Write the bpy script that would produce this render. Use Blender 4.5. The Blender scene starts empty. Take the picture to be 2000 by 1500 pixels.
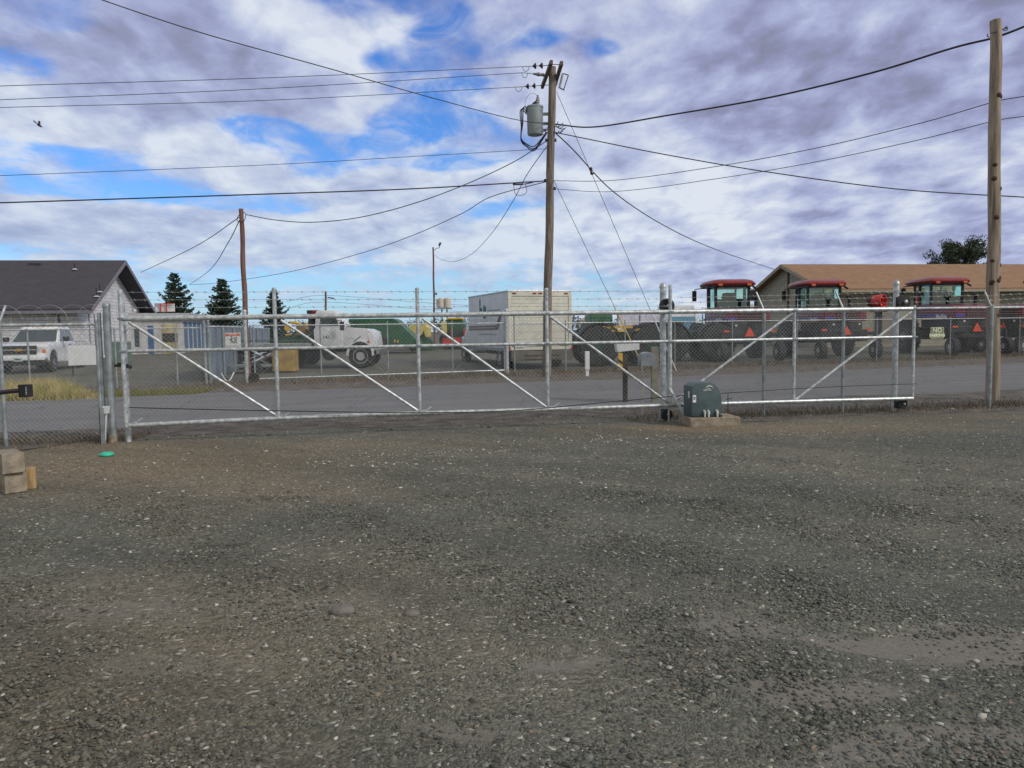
import bpy, bmesh, math, random
import numpy as np
from mathutils import Vector, Matrix
R = math.radians
random.seed(7); rng = np.random.default_rng(7)
sc = bpy.context.scene
col = sc.collection
# ---------------------------------------------------------------- camera
F_PX, HOR, EYE = 1500.0, 645.0, 1.6
pitch = math.atan((750 - HOR) / F_PX); roll = math.atan(0.0145)
Fv = Vector((0, math.cos(pitch), -math.sin(pitch)))
R0 = Vector((1, 0, 0)); U0 = Vector((0, math.sin(pitch), math.cos(pitch)))
Rv = (math.cos(roll) * R0 - math.sin(roll) * U0); Uv = (math.sin(roll) * R0 + math.cos(roll) * U0)
cd = bpy.data.cameras.new('camera'); cam = bpy.data.objects.new('camera', cd); col.objects.link(cam)
cd.sensor_width = 36; cd.lens = F_PX / 2000 * 36; cd.clip_end = 3000; cd.clip_start = 0.05
M = Matrix((Rv, Uv, -Fv)).transposed().to_4x4(); M.translation = Vector((0, 0, EYE))
cam.matrix_world = M
sc.camera = cam
CP = Vector((0, 0, EYE))
def ray(px, py): return Fv * F_PX + Rv * (px - 1000) + Uv * (750 - py)
def at(px, py, Y):
    d = ray(px, py); return CP + d * (Y / d.y)
L2A, L2B = Vector((0, 28.5, 0)), Vector((1, .4, 0)).normalized()
def g(x, y):                                    # the ground climbs very slightly beyond the far fence
    t = (y - 28.5 - .4 * x) / 1.077
    return .012 * min(max(t, 0), 40)
def gnd(px, py):
    d = ray(px, py); p = CP + d * (-EYE / d.z)
    for _ in range(8): p = CP + d * ((g(p.x, p.y) - EYE) / d.z)
    return p
def inter(px, py, A, B):                        # ray with the upright plane through A and B
    n = Vector((B.y - A.y, -(B.x - A.x), 0)); d = ray(px, py)
    return CP + d * ((A - CP).dot(n) / d.dot(n))
# ---------------------------------------------------------------- world
SUN_EL, SUN_AZ = R(36), R(122)                  # azimuth measured from +Y towards +X
w = bpy.data.worlds.new('World'); sc.world = w; w.use_nodes = True; w.cycles.sampling_method = 'MANUAL'; w.cycles.sample_map_resolution = 256
nt = w.node_tree; nt.nodes.clear()
class NB:
    def __init__(s, nt): s.nt = nt
    def n(s, t, **k):
        x = s.nt.nodes.new(t)
        for a, b in k.items(): setattr(x, a, b)
        return x
    def l(s, a, b): s.nt.links.new(a, b)
    def inp(s, sock, v):
        if hasattr(v, 'is_output'): s.l(v, sock)
        else: sock.default_value = v
    def m(s, op, a, b=None, c=None, clamp=False):
        x = s.n('ShaderNodeMath', operation=op, use_clamp=clamp)
        for i, v in enumerate((a, b, c)):
            if v is not None: s.inp(x.inputs[i], v)
        return x.outputs[0]
    def v(s, op, a, b=None):
        x = s.n('ShaderNodeVectorMath', operation=op)
        s.inp(x.inputs[0], a)
        if b is not None: s.inp(x.inputs[1], b)
        return x.outputs[0]
    def noise(s, vec, scale, detail=6, rough=.55, dist=0, off=None):
        if off is not None: vec = s.v('ADD', vec, off)
        x = s.n('ShaderNodeTexNoise'); s.inp(x.inputs['Vector'], vec)
        x.inputs['Scale'].default_value = scale; x.inputs['Detail'].default_value = detail
        x.inputs['Roughness'].default_value = rough; x.inputs['Distortion'].default_value = dist
        return x.outputs['Fac']
    def smooth(s, v, a, b, lo=0., hi=1.):
        x = s.n('ShaderNodeMapRange', interpolation_type='SMOOTHSTEP'); s.inp(x.inputs[0], v)
        for i, q in enumerate((a, b, lo, hi)): x.inputs[i + 1].default_value = q
        return x.outputs[0]
    def mix(s, f, a, b, mode='MIX'):
        x = s.n('ShaderNodeMix', data_type='RGBA', blend_type=mode); s.inp(x.inputs[0], f)
        for i, q in ((6, a), (7, b)):
            if hasattr(q, 'is_output'): s.l(q, x.inputs[i])
            else: x.inputs[i].default_value = (*q, 1)
        return x.outputs[2]
def srgb(r, g_, b): return tuple(((c / 255) / 12.92 if c < 11 else ((c / 255 + .055) / 1.055) ** 2.4) for c in (r, g_, b))
N = NB(nt)
tc = N.n('ShaderNodeTexCoord').outputs['Generated']
sep = N.n('ShaderNodeSeparateXYZ'); N.l(tc, sep.inputs[0]); X, Y_, Z = sep.outputs
az = N.m('ARCTAN2', X, Y_); el = N.m('ARCSINE', Z)
zc = N.m('ADD', N.m('MAXIMUM', Z, 0.0), .20)
cmb = N.n('ShaderNodeCombineXYZ'); N.l(N.m('DIVIDE', X, zc), cmb.inputs[0]); N.l(N.m('DIVIDE', Y_, zc), cmb.inputs[1])
P = cmb.outputs[0]
warp = N.n('ShaderNodeTexNoise'); N.l(P, warp.inputs['Vector']); warp.inputs['Scale'].default_value = 2.0; warp.inputs['Detail'].default_value = 4
wv = N.v('SUBTRACT', warp.outputs['Color'], (.5, .5, .5)); ws = N.n('ShaderNodeSeparateXYZ'); N.l(wv, ws.inputs[0])
azw = N.m('ADD', az, N.m('MULTIPLY', ws.outputs[0], .14)); elw = N.m('ADD', el, N.m('MULTIPLY', ws.outputs[1], .075))
def ae(px, py):
    d = ray(px, py).normalized(); return math.atan2(d.x, d.y), math.asin(d.z)
def blobs(lst):
    tot = None
    for px, py, sx, sy, amp in lst:
        a, e = ae(px, py)
        q = N.m('ADD', N.m('POWER', N.m('ABSOLUTE', N.m('DIVIDE', N.m('SUBTRACT', azw, a), sx / 1500)), 2.),
                N.m('POWER', N.m('ABSOLUTE', N.m('DIVIDE', N.m('SUBTRACT', elw, e), sy / 1500)), 2.))
        v = N.m('MULTIPLY', N.m('EXPONENT', N.m('MULTIPLY', q, -1.)), amp)
        tot = v if tot is None else N.m('ADD', tot, v)
    return tot
Ps = N.v('MULTIPLY', P, (1.0, .75, 1))
n1 = N.noise(Ps, 2.2, 9, .54, .35, (3.1, 7.7, 0))
n2 = N.noise(Ps, 7.5, 6, .55, .3, (11, 2, 3))
dens = N.m('ADD', N.m('MULTIPLY', n1, .72), N.m('MULTIPLY', n2, .28))
gap = blobs([(500, 240, 70, 34, .34), (590, 268, 70, 16, .26), (780, 262, 130, 36, .26), (870, 330, 140, 24, .20), (730, 112, 60, 26, .22), (850, 60, 40, 24, .16), (880, 175, 100, 18, .18), (1180, 112, 44, 22, .30), (1060, 82, 50, 22, .22), (960, 300, 90, 60, .14),
             (50, 110, 90, 26, .22), (150, 15, 60, 30, .20), (90, 300, 160, 32, .28), (170, 362, 220, 28, .34), (330, 395, 120, 20, .2), (950, 402, 95, 24, .26), (330, 300, 90, 30, .05), (870, 190, 90, 40, .12),
             (1010, 520, 60, 12, .16), (480, 585, 700, 50, .32), (880, 20, 50, 30, .12), (1560, 320, 60, 20, .05), (550, 400, 60, 12, .12), (640, 330, 90, 22, .08)])
fill = blobs([(1500, 150, 420, 260, .22), (1850, 330, 320, 320, .22), (280, 100, 230, 90, .22), (540, 170, 130, 40, .14), (40, 235, 80, 40, .22), (560, 60, 140, 90, .12), (1330, 430, 300, 120, .14),
              (330, 450, 330, 60, .10), (690, 215, 50, 45, .12), (720, 470, 260, 60, .12), (300, 270, 170, 40, .16), (560, 345, 260, 24, .12), (980, 250, 60, 40, .08), (980, 150, 80, 30, .10), (950, 350, 200, 22, .10)])
dens = N.m('ADD', N.m('SUBTRACT', dens, gap), N.m('ADD', fill, .035))
cover = N.smooth(dens, .35, .58)
veil2 = N.m('MULTIPLY', N.smooth(N.noise(Ps, 5.0, 6, .6, .6, (41, 12, 3)), .38, .66), N.smooth(dens, .06, .32, 0, .8))
cover = N.m('MAXIMUM', cover, veil2)
thick = N.smooth(dens, .46, .85)
so = (math.sin(SUN_AZ) * .07, math.cos(SUN_AZ) * .07 - .08, 0)
n1b = N.noise(Ps, 2.2, 7, .52, .35, (3.1 + so[0], 7.7 + so[1], 0)); n2b = N.noise(Ps, 7.5, 6, .55, .3, (11 + so[0], 2 + so[1], 3))
rel = N.m('ADD', N.m('MULTIPLY', N.m('SUBTRACT', n1, n1b), 1.35), N.m('MULTIPLY', N.m('SUBTRACT', n2, n2b), .7))
n3 = N.noise(Ps, 3.0, 6, .50, .3, (21, 32, 3))
bright = blobs([(1180, 400, 240, 110, .16), (1330, 470, 380, 60, .14), (690, 200, 50, 60, .4), (1180, 320, 150, 60, .15), (30, 235, 70, 40, .35), (560, 285, 160, 40, .25),
                (260, 290, 200, 50, .15), (640, 50, 110, 40, .06), (1250, 590, 300, 40, .30), (600, 470, 400, 60, .12), (1000, 470, 200, 60, .18), (1500, 370, 260, 80, .16), (1700, 330, 220, 90, .12), (850, 450, 260, 50, .10), (1130, 250, 80, 60, .12)])
darkb = blobs([(1950, 40, 420, 150, .34), (1400, 50, 260, 80, .10), (360, 60, 130, 60, .36), (470, 195, 120, 30, .26), (180, 130, 160, 40, .22), (640, 150, 120, 30, .16), (1300, 542, 160, 18, .30), (60, 50, 120, 40, .3), (1700, 480, 240, 50, .10), (1450, 210, 200, 60, .10), (1550, 440, 120, 30, .1)])
sh = N.m('ADD', N.m('ADD', N.m('MULTIPLY', N.m('SUBTRACT', n3, .5), .62), rel), .63)
sh = N.m('ADD', sh, N.m('MULTIPLY', N.m('SUBTRACT', n2, .5), .65))
sh = N.m('SUBTRACT', N.m('ADD', sh, bright), N.m('ADD', darkb, N.m('MULTIPLY', thick, .10)))
sh = N.m('MINIMUM', N.m('MAXIMUM', sh, 0), 1)
cr = N.n('ShaderNodeValToRGB'); N.l(sh, cr.inputs[0])
e = cr.color_ramp.elements; e[0].position = 0; e[0].color = (*srgb(128, 131, 154), 1); e[1].position = 1; e[1].color = (*srgb(224, 230, 241), 1)
for p_, c_ in ((.25, (147, 151, 188)), (.5, (171, 179, 214)), (.75, (199, 207, 229))):
    q = cr.color_ramp.elements.new(p_); q.color = (*srgb(*c_), 1)
# unseen clouds overhead and behind the camera, whitened to light the ground more neutrally
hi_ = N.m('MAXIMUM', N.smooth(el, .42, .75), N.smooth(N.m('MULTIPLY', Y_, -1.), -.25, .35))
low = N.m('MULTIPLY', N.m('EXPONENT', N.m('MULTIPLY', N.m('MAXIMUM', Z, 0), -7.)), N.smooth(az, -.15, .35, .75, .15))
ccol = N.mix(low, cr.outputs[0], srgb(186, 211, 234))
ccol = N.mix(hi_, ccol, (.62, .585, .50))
sky = N.n('ShaderNodeTexSky', sky_type='NISHITA', sun_disc=False); sky.sun_elevation = SUN_EL; sky.sun_rotation = SUN_AZ
sky.air_density = 1.0; sky.dust_density = .4; sky.ozone_density = 2.0
hs = N.n('ShaderNodeHueSaturation'); N.l(sky.outputs[0], hs.inputs['Color']); hs.inputs['Saturation'].default_value = 1.25
tnt = N.mix(1.0, hs.outputs[0], (.52, .88, 1.42), 'MULTIPLY')
veil = N.m('MULTIPLY', N.m('EXPONENT', N.m('MULTIPLY', N.m('MAXIMUM', Z, 0), -9.)), .85)
tnt = N.mix(veil, tnt, (4.2, 6.0, 7.0))
b1 = N.n('ShaderNodeBackground'); N.l(tnt, b1.inputs[0]); b1.inputs[1].default_value = .115
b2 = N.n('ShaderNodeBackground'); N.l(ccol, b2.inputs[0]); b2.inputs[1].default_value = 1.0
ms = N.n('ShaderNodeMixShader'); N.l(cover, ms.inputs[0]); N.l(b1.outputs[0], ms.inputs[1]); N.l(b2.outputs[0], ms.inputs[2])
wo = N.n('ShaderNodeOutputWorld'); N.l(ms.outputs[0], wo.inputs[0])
# ---------------------------------------------------------------- sun and exposure
sd = bpy.data.lights.new('sun', 'SUN'); sd.energy = 1.9; sd.angle = R(10); sd.color = (1, .95, .88)
so_ = bpy.data.objects.new('sun', sd); col.objects.link(so_)
sdir = Vector((math.sin(SUN_AZ) * math.cos(SUN_EL), math.cos(SUN_AZ) * math.cos(SUN_EL), math.sin(SUN_EL)))
so_.rotation_euler = sdir.to_track_quat('Z', 'Y').to_euler()
vs = sc.view_settings; vs.view_transform = 'Standard'; vs.look = 'None'; vs.exposure = 0.0; vs.gamma = 1
sc.cycles.use_denoising = True
# ---------------------------------------------------------------- materials
_m = {}
def mat(name, c, rough=.6, metal=0, var=.12, scale=6, bump=0, bscale=40, dirt=0, spec=None, stretch=None):
    if name in _m: return _m[name]
    m = bpy.data.materials.new(name); m.use_nodes = True; k = NB(m.node_tree)
    b = m.node_tree.nodes['Principled BSDF']; b.inputs['Roughness'].default_value = rough; b.inputs['Metallic'].default_value = metal
    if spec is not None: b.inputs['Specular IOR Level'].default_value = spec
    o = k.n('ShaderNodeTexCoord').outputs['Object']
    if stretch: o = k.v('MULTIPLY', o, stretch)
    f = k.noise(o, scale, 6, .6)
    lo = tuple(x * (1 - var * 1.6) for x in c); hi = tuple(min(1, x * (1 + var * 1.2)) for x in c)
    cc = k.mix(k.smooth(f, .3, .7), lo, hi)
    if dirt:
        f2 = k.noise(o, scale * .35, 7, .65, .5, (5, 9, 2)); cc = k.mix(k.smooth(f2, .5, .75, 0, dirt), cc, (.10, .085, .065))
    k.l(cc, b.inputs['Base Color'])
    k.l(k.smooth(k.noise(o, scale * 2, 4), .2, .8, max(rough - .12, .03), min(rough + .12, 1)), b.inputs['Roughness'])
    if bump:
        bp = k.n('ShaderNodeBump'); bp.inputs['Strength'].default_value = bump; bp.inputs['Distance'].default_value = .01
        k.l(k.noise(o, bscale, 4), bp.inputs['Height']); k.l(bp.outputs[0], b.inputs['Normal'])
    _m[name] = m; return m
galv = mat('galvanized_steel', (.54, .575, .59), .40, .45, .22, 14, .08, 60, .12)
galvd = mat('weathered_galvanized', (.33, .37, .39), .5, .45, .18, 7, .08, 50, .25)
wirem = mat('fence_wire', (.36, .38, .38), .5, .5, .1)
wood = mat('pole_wood', (.215, .175, .145), .85, 0, .34, 5, .6, 30, .5, stretch=(4, 4, .35))
woodd = mat('dark_pole_wood', (.16, .115, .095), .85, 0, .25, 5, .5, 30, .4, stretch=(4, 4, .35))
woodr = mat('reddish_pole_wood', (.19, .10, .08), .85, 0, .25, 5, .5, 30, .3, stretch=(4, 4, .35))
blackm = mat('black_rubber', (.018, .018, .02), .7, 0, .2, 12, .2)
cablem = mat('cable_black', (.02, .022, .026), .5)
tyrem = mat('tyre_rubber', (.028, .029, .031), .85, 0, .25, 8, .3, 30, .3)
white = mat('white_paint', (.72, .73, .74), .4, 0, .05, 3, 0, 40, .12)
whitev = mat('white_vehicle_paint', (.74, .75, .77), .25, 0, .04, 2, 0, 40, .06)
cream = mat('cream_paint', (.66, .65, .555), .5, 0, .06, 3, 0, 40, .18)
glass = mat('dark_glass', (.04, .06, .07), .08, 0, .1, 2, spec=.8)
chrome = mat('chrome_metal', (.6, .6, .62), .18, 1, .05)
conc = mat('concrete', (.29, .245, .185), .9, 0, .22, 9, .8, 45, .45)
darksteel = mat('dark_steel', (.035, .037, .04), .6, .2, .2, 5, .1)
redp = mat('red_machine_paint', (.17, .022, .035), .35, 0, .12, 3, 0, 40, .15)
redb = mat('bright_red_paint', (.62, .045, .03), .45, 0, .1, 3)
greenp = mat('green_machine_paint', (.025, .115, .05), .45, 0, .15, 2, 0, 40, .1)
dgreen = mat('dark_green_machine', (.02, .06, .035), .6, 0, .3, 4, .2)
yel = mat('yellow_machine_paint', (.70, .44, .05), .5, 0, .12, 4, 0, 40, .15)
yelp = mat('pale_yellow_paint', (.70, .58, .18), .55, 0, .12, 4, 0, 40, .1)
orange = mat('orange_reflector', (.95, .10, .03), .4, 0, .05)
amber = mat('amber_lens', (.75, .20, .05), .3)
redlens = mat('red_lens', (.35, .015, .03), .25)
bluep = mat('blue_door_paint', (.03, .10, .24), .5)
tint = mat('cab_glass_green', (.25, .55, .46), .1, 0, .15, 1.5, spec=.8)
logow = mat('logo_white', (.8, .8, .8), .5, 0, .02)
def bricky(name, c, mortar, bw=.4, bh=.2, rough=.85, amt=.5):
    m = bpy.data.materials.new(name); m.use_nodes = True; k = NB(m.node_tree); b = m.node_tree.nodes['Principled BSDF']
    b.inputs['Roughness'].default_value = rough
    o = k.n('ShaderNodeUVMap').outputs[0]
    t = k.n('ShaderNodeTexBrick'); k.l(o, t.inputs[0]); t.inputs['Scale'].default_value = 1; t.inputs['Brick Width'].default_value = bw
    t.inputs['Row Height'].default_value = bh; t.inputs['Mortar Size'].default_value = .008 if bh < .15 else .012
    t.inputs['Color1'].default_value = (*[x * .86 for x in c], 1); t.inputs['Color2'].default_value = (*[min(1, x * 1.12) for x in c], 1); t.inputs['Mortar'].default_value = (*mortar, 1)
    f = k.noise(o, 1.3, 7, .65); cc = k.mix(k.smooth(f, .3, .75, 0, amt), t.outputs[0], tuple(x * .62 for x in c))
    k.l(cc, b.inputs['Base Color'])
    bp = k.n('ShaderNodeBump'); bp.inputs['Strength'].default_value = .5; bp.inputs['Distance'].default_value = .01
    k.l(k.m('SUBTRACT', k.noise(o, 40, 4), t.outputs['Fac']), bp.inputs['Height']); k.l(bp.outputs[0], b.inputs['Normal'])
    return m
block_grey = bricky('painted_block_grey', (.72, .71, .73), (.36, .35, .37), .4, .2, amt=.2)
block_cream = bricky('cream_block', (.36, .335, .27), (.22, .20, .16), .4, .2, amt=.25)
shingle_dark = bricky('dark_shingles', (.060, .056, .070), (.045, .042, .052), .3, .14, amt=.4)
shingle_brown = bricky('brown_shingles', (.31, .18, .10), (.20, .12, .08), .3, .14, amt=.55)
# ---------------------------------------------------------------- mesh helpers
class MB:
    def __init__(s): s.v = []; s.f = []
    def add(s, vs, fs):
        n = len(s.v); s.v += [Vector(q) for q in vs]; s.f += [tuple(i + n for i in f) for f in fs]; return s
    def box(s, c, sz, rz=0, rx=0, ry=0):
        m = Matrix.Rotation(rz, 3, 'Z') @ Matrix.Rotation(ry, 3, 'Y') @ Matrix.Rotation(rx, 3, 'X'); c = Vector(c)
        h = [q / 2 for q in sz]; vs = [c + m @ Vector((a * h[0], b * h[1], d * h[2])) for a in (-1, 1) for b in (-1, 1) for d in (-1, 1)]
        return s.add(vs, [(0, 1, 3, 2), (4, 6, 7, 5), (0, 4, 5, 1), (2, 3, 7, 6), (0, 2, 6, 4), (1, 5, 7, 3)])
    def bar(s, a, b, r, r2=None, n=8, caps=True):
        a, b = Vector(a), Vector(b); r2 = r if r2 is None else r2; d = (b - a)
        if d.length < 1e-6: return s
        d.normalize(); u = d.orthogonal().normalized(); q = d.cross(u)
        vs = []
        for p, rr in ((a, r), (b, r2)):
            for i in range(n):
                t = 2 * math.pi * i / n; vs.append(p + (u * math.cos(t) + q * math.sin(t)) * rr)
        fs = [(i, (i + 1) % n, n + (i + 1) % n, n + i) for i in range(n)]
        if caps: fs += [tuple(range(n - 1, -1, -1)), tuple(range(n, 2 * n))]
        return s.add(vs, fs)
    def tube(s, pts, r, n=6, radii=None):
        pts = [Vector(p) for p in pts]; u = None; vs = []; fs = []
        for i, p in enumerate(pts):
            d = (pts[min(i + 1, len(pts) - 1)] - pts[max(i - 1, 0)]).normalized()
            if u is None: u = d.orthogonal().normalized()
            u = (u - d * u.dot(d)); u = u.normalized() if u.length > 1e-6 else d.orthogonal().normalized(); q = d.cross(u)
            rr = radii[i] if radii else r
            for j in range(n):
                t = 2 * math.pi * j / n; vs.append(p + (u * math.cos(t) + q * math.sin(t)) * rr)
            if i: fs += [((i - 1) * n + j, (i - 1) * n + (j + 1) % n, i * n + (j + 1) % n, i * n + j) for j in range(n)]
        fs += [tuple(range(n - 1, -1, -1)), tuple(range((len(pts) - 1) * n, len(pts) * n))]
        return s.add(vs, fs)
    def prism(s, poly, x0, x1, ax='x'):          # poly in (y,z) extruded along x, or (x,z) along y, or (x,y) along z
        f = {'x': lambda t, a, b: (t, a, b), 'y': lambda t, a, b: (a, t, b), 'z': lambda t, a, b: (a, b, t)}[ax]
        n = len(poly); vs = [f(x0, *p) for p in poly] + [f(x1, *p) for p in poly]
        return s.add(vs, [tuple(range(n - 1, -1, -1)), tuple(range(n, 2 * n))] + [(i, (i + 1) % n, n + (i + 1) % n, n + i) for i in range(n)])
    def lathe(s, c, prof, axis='x', n=20):       # prof: (along, radius)
        c = Vector(c); A = {'x': (Vector((1, 0, 0)), Vector((0, 1, 0)), Vector((0, 0, 1))), 'y': (Vector((0, 1, 0)), Vector((0, 0, 1)), Vector((1, 0, 0))), 'z': (Vector((0, 0, 1)), Vector((1, 0, 0)), Vector((0, 1, 0)))}[axis] if isinstance(axis, str) else None
        if A is None:
            d = Vector(axis).normalized(); u = d.orthogonal().normalized(); A = (d, u, d.cross(u))
        vs = []; fs = []; k = len(prof)
        for t, r in prof:
            for i in range(n):
                q = 2 * math.pi * i / n; vs.append(c + A[0] * t + (A[1] * math.cos(q) + A[2] * math.sin(q)) * max(r, 1e-4))
        for j in range(k - 1): fs += [(j * n + i, j * n + (i + 1) % n, (j + 1) * n + (i + 1) % n, (j + 1) * n + i) for i in range(n)]
        fs += [tuple(range(n - 1, -1, -1)), tuple(range((k - 1) * n, k * n))]
        return s.add(vs, fs)
    def quad(s, a, b, c, d): return s.add([a, b, c, d], [(0, 1, 2, 3)])
    def slab(s, a, b, c, d, t):                  # thick panel through four corners, thickness along -normal
        a, b, c, d = map(Vector, (a, b, c, d)); n = (b - a).cross(d - a).normalized() * t
        return s.add([a, b, c, d, a - n, b - n, c - n, d - n], [(0, 1, 2, 3), (7, 6, 5, 4), (0, 4, 5, 1), (1, 5, 6, 2), (2, 6, 7, 3), (3, 7, 4, 0)])
    def build(s, name, m, parent=None, off=None, bevel=0, smooth=None, uv=False, label=None):
        off = Vector(off) if off is not None else (Vector(parent['_o']) if parent is not None and '_o' in parent else Vector((0, 0, 0)))
        me = bpy.data.meshes.new(name); me.from_pydata([v - off for v in s.v], [], s.f)
        bm = bmesh.new(); bm.from_mesh(me); bmesh.ops.recalc_face_normals(bm, faces=bm.faces)
        if uv:
            L = bm.loops.layers.uv.new('UVMap')
            for f in bm.faces:
                nn = f.normal; h = Vector((0, 0, 1)).cross(nn)
                h = h.normalized() if h.length > .05 else Vector((1, 0, 0)); vv = nn.cross(h)
                for lp in f.loops: lp[L].uv = (lp.vert.co.dot(h), lp.vert.co.dot(vv))
        if bevel:
            bmesh.ops.bevel(bm, geom=[e_ for e_ in bm.edges if len(e_.link_faces) == 2 and e_.calc_face_angle(0) > .6], offset=bevel, segments=2, profile=.6, affect='EDGES', clamp_overlap=True)
        bm.to_mesh(me); bm.free()
        if smooth is None: smooth = False
        if smooth:
            me.polygons.foreach_set('use_smooth', [True] * len(me.polygons))
            try: me.set_sharp_from_angle(angle=R(35))
            except Exception: pass
        me.materials.append(m)
        o = bpy.data.objects.new(name, me); col.objects.link(o)
        if parent is not None:
            o.parent = parent
            if '_o' in parent: o['_o'] = parent['_o']
        if label: o['label'] = label
        return o
def tag(o, label=None, cat=None, group=None, kind=None):
    for k, v in (('label', label), ('category', cat), ('group', group), ('kind', kind)):
        if v: o[k] = v
    return o
def thing(name, label, cat, loc=(0, 0, 0), rz=0, group=None, world=False):
    o = bpy.data.objects.new(name, None); col.objects.link(o); o.location = loc; o.rotation_euler = (0, 0, rz); o.empty_display_size = .2
    if world: o['_o'] = list(loc)
    return tag(o, label, cat, group)
def solo(mb, name, m, label, cat, group=None, loc=None, **k):   # a one-mesh thing with its origin at loc
    loc = Vector(loc) if loc is not None else Vector((0, 0, 0))
    o = mb.build(name, m, None, off=loc, **k); o.location = loc; return tag(o, label, cat, group)
def copy_tree(o, parent=None):
    c = o.copy(); col.objects.link(c); c.parent = parent
    for ch in list(o.children): copy_tree(ch, c)
    return c
def face(dx, dy): return math.atan2(-dx, dy)
def text(body, size, m, parent, pos, xdir, ydir, name='lettering', ext=.002, off=None, label=None, bold=0):
    c = bpy.data.curves.new('t', 'FONT'); c.body = body; c.size = size; c.extrude = ext; c.align_x = 'CENTER'; c.align_y = 'CENTER'; c.resolution_u = 2; c.offset = bold
    o = bpy.data.objects.new('t', c); col.objects.link(o); dg = bpy.context.evaluated_depsgraph_get(); me = bpy.data.meshes.new_from_object(o.evaluated_get(dg))
    bpy.data.objects.remove(o)
    x = Vector(xdir).normalized(); y = Vector(ydir).normalized(); z = x.cross(y)
    mm = Matrix((x, y, z)).transposed().to_4x4(); mm.translation = Vector(pos) - (Vector(parent['_o']) if parent is not None and '_o' in parent else Vector((0, 0, 0)))
    me.transform(mm); me.materials.clear(); me.materials.append(m)
    q = bpy.data.objects.new(name, me); col.objects.link(q); q.parent = parent
    if label: q['label'] = label
    return q
def crom(pts, n=14):
    pts = [Vector(p) for p in pts]; P_ = [pts[0] * 2 - pts[1]] + pts + [pts[-1] * 2 - pts[-2]]; out = []
    for i in range(1, len(P_) - 2):
        a, b, c, d = P_[i - 1:i + 3]
        for k in range(n):
            t = k / n; out.append(.5 * ((2 * b) + (c - a) * t + (2 * a - 5 * b + 4 * c - d) * t * t + (-a + 3 * b - 3 * c + d) * t ** 3))
    out.append(pts[-1]); return out
def chainlink(mb, A, B, h0, h1, w_=.068, r=.0017):   # A,B bottom-line points; heights above their z at h0 (bottom), h1 (top)
    A, B = Vector(A), Vector(B); Ln = (Vector((B.x, B.y, 0)) - Vector((A.x, A.y, 0))).length; H = h1 - h0
    d = (B - A) / Ln; up = Vector((0, 0, 1)); nn = d.cross(up).normalized(); k = 1.0
    for sgn in (1, -1):
        off = nn * (r * sgn); q = -H * k if sgn > 0 else 0.0; end = Ln if sgn > 0 else Ln + H * k
        u = q
        while u < end:
            pts = []
            h_a, h_b = 0.0, H
            s_a, s_b = u, u + sgn * k * H
            lo, hi = (s_a, s_b) if s_a < s_b else (s_b, s_a)
            if hi > 0 and lo < Ln:
                def cl(sx): return (sx - u) / (sgn * k)
                if s_a < 0: h_a = cl(0)
                if s_a > Ln: h_a = cl(Ln)
                if s_b < 0: h_b = cl(0)
                if s_b > Ln: h_b = cl(Ln)
                pa = A + d * (u + sgn * k * h_a) + up * (h0 + h_a) + off; pb = A + d * (u + sgn * k * h_b) + up * (h0 + h_b) + off
                mb.bar(pa, pb, r, n=3, caps=False)
            u += w_
    return mb
def barbed(mb, A, B, r=.0035, step=.17):
    A, B = Vector(A), Vector(B); mb.bar(A, B, r, n=4); L = (B - A).length; d = (B - A) / L; n = int(L / step); up = Vector((0, 0, 1)); nn = d.cross(up)
    for i in range(n):
        p = A + d * (step * (i + .5 + random.uniform(-.15, .15)))
        mb.bar(p + up * .018 - nn * .01 - d * .012, p - up * .018 + nn * .01 + d * .012, .003, n=3); mb.bar(p + up * .012 + nn * .016, p - up * .012 - nn * .016 + d * .014, .003, n=3)
    return mb
# ================================================================ SETTING: ground
PATCH = [  # (px, py, sx, sy, amount)  bare dusty patches in the gravel
    (1830, 1250, .62, .17, 1), (1990, 1292, .4, .10, .9), (1700, 1255, .3, .10, .6), (1620, 1350, .5, .16, .8), (1430, 1225, .22, .22, .6), (1800, 1460, .5, .12, .8), (1120, 1290, .4, .12, .6),
    (900, 1420, .5, .14, .5), (350, 1300, .8, .25, .4), (700, 1180, .9, .4, .35), (150, 1190, 1.2, .5, .4)]
PW = [(gnd(a, b), c, d, e_) for a, b, c, d, e_ in PATCH]
def grid_obj(name, xs, ys, fz, m, loc=(0, 0, 0)):
    nx, ny = len(xs), len(ys); vs = [(x, y, fz(x, y)) for y in ys for x in xs]
    fs = [(j * nx + i, j * nx + i + 1, (j + 1) * nx + i + 1, (j + 1) * nx + i) for j in range(ny - 1) for i in range(nx - 1)]
    me = bpy.data.meshes.new(name); me.from_pydata(vs, [], fs); me.materials.append(m); me.polygons.foreach_set('use_smooth', [True] * len(fs))
    o = bpy.data.objects.new(name, me); col.objects.link(o); return tag(o, kind='structure')
gm = bpy.data.materials.new('gravel_ground'); gm.use_nodes = True; k = NB(gm.node_tree); b = gm.node_tree.nodes['Principled BSDF']
o = k.n('ShaderNodeTexCoord').outputs['Object']; sp = k.n('ShaderNodeSeparateXYZ'); k.l(o, sp.inputs[0])
wz = k.n('ShaderNodeTexNoise'); k.l(o, wz.inputs['Vector']); wz.inputs['Scale'].default_value = 2.2; wz.inputs['Detail'].default_value = 5
wd = k.n('ShaderNodeSeparateXYZ'); k.l(k.v('SUBTRACT', wz.outputs['Color'], (.5, .5, .5)), wd.inputs[0])
xw = k.m('ADD', sp.outputs[0], k.m('MULTIPLY', wd.outputs[0], .9)); yw = k.m('ADD', sp.outputs[1], k.m('MULTIPLY', wd.outputs[1], .5))
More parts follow.
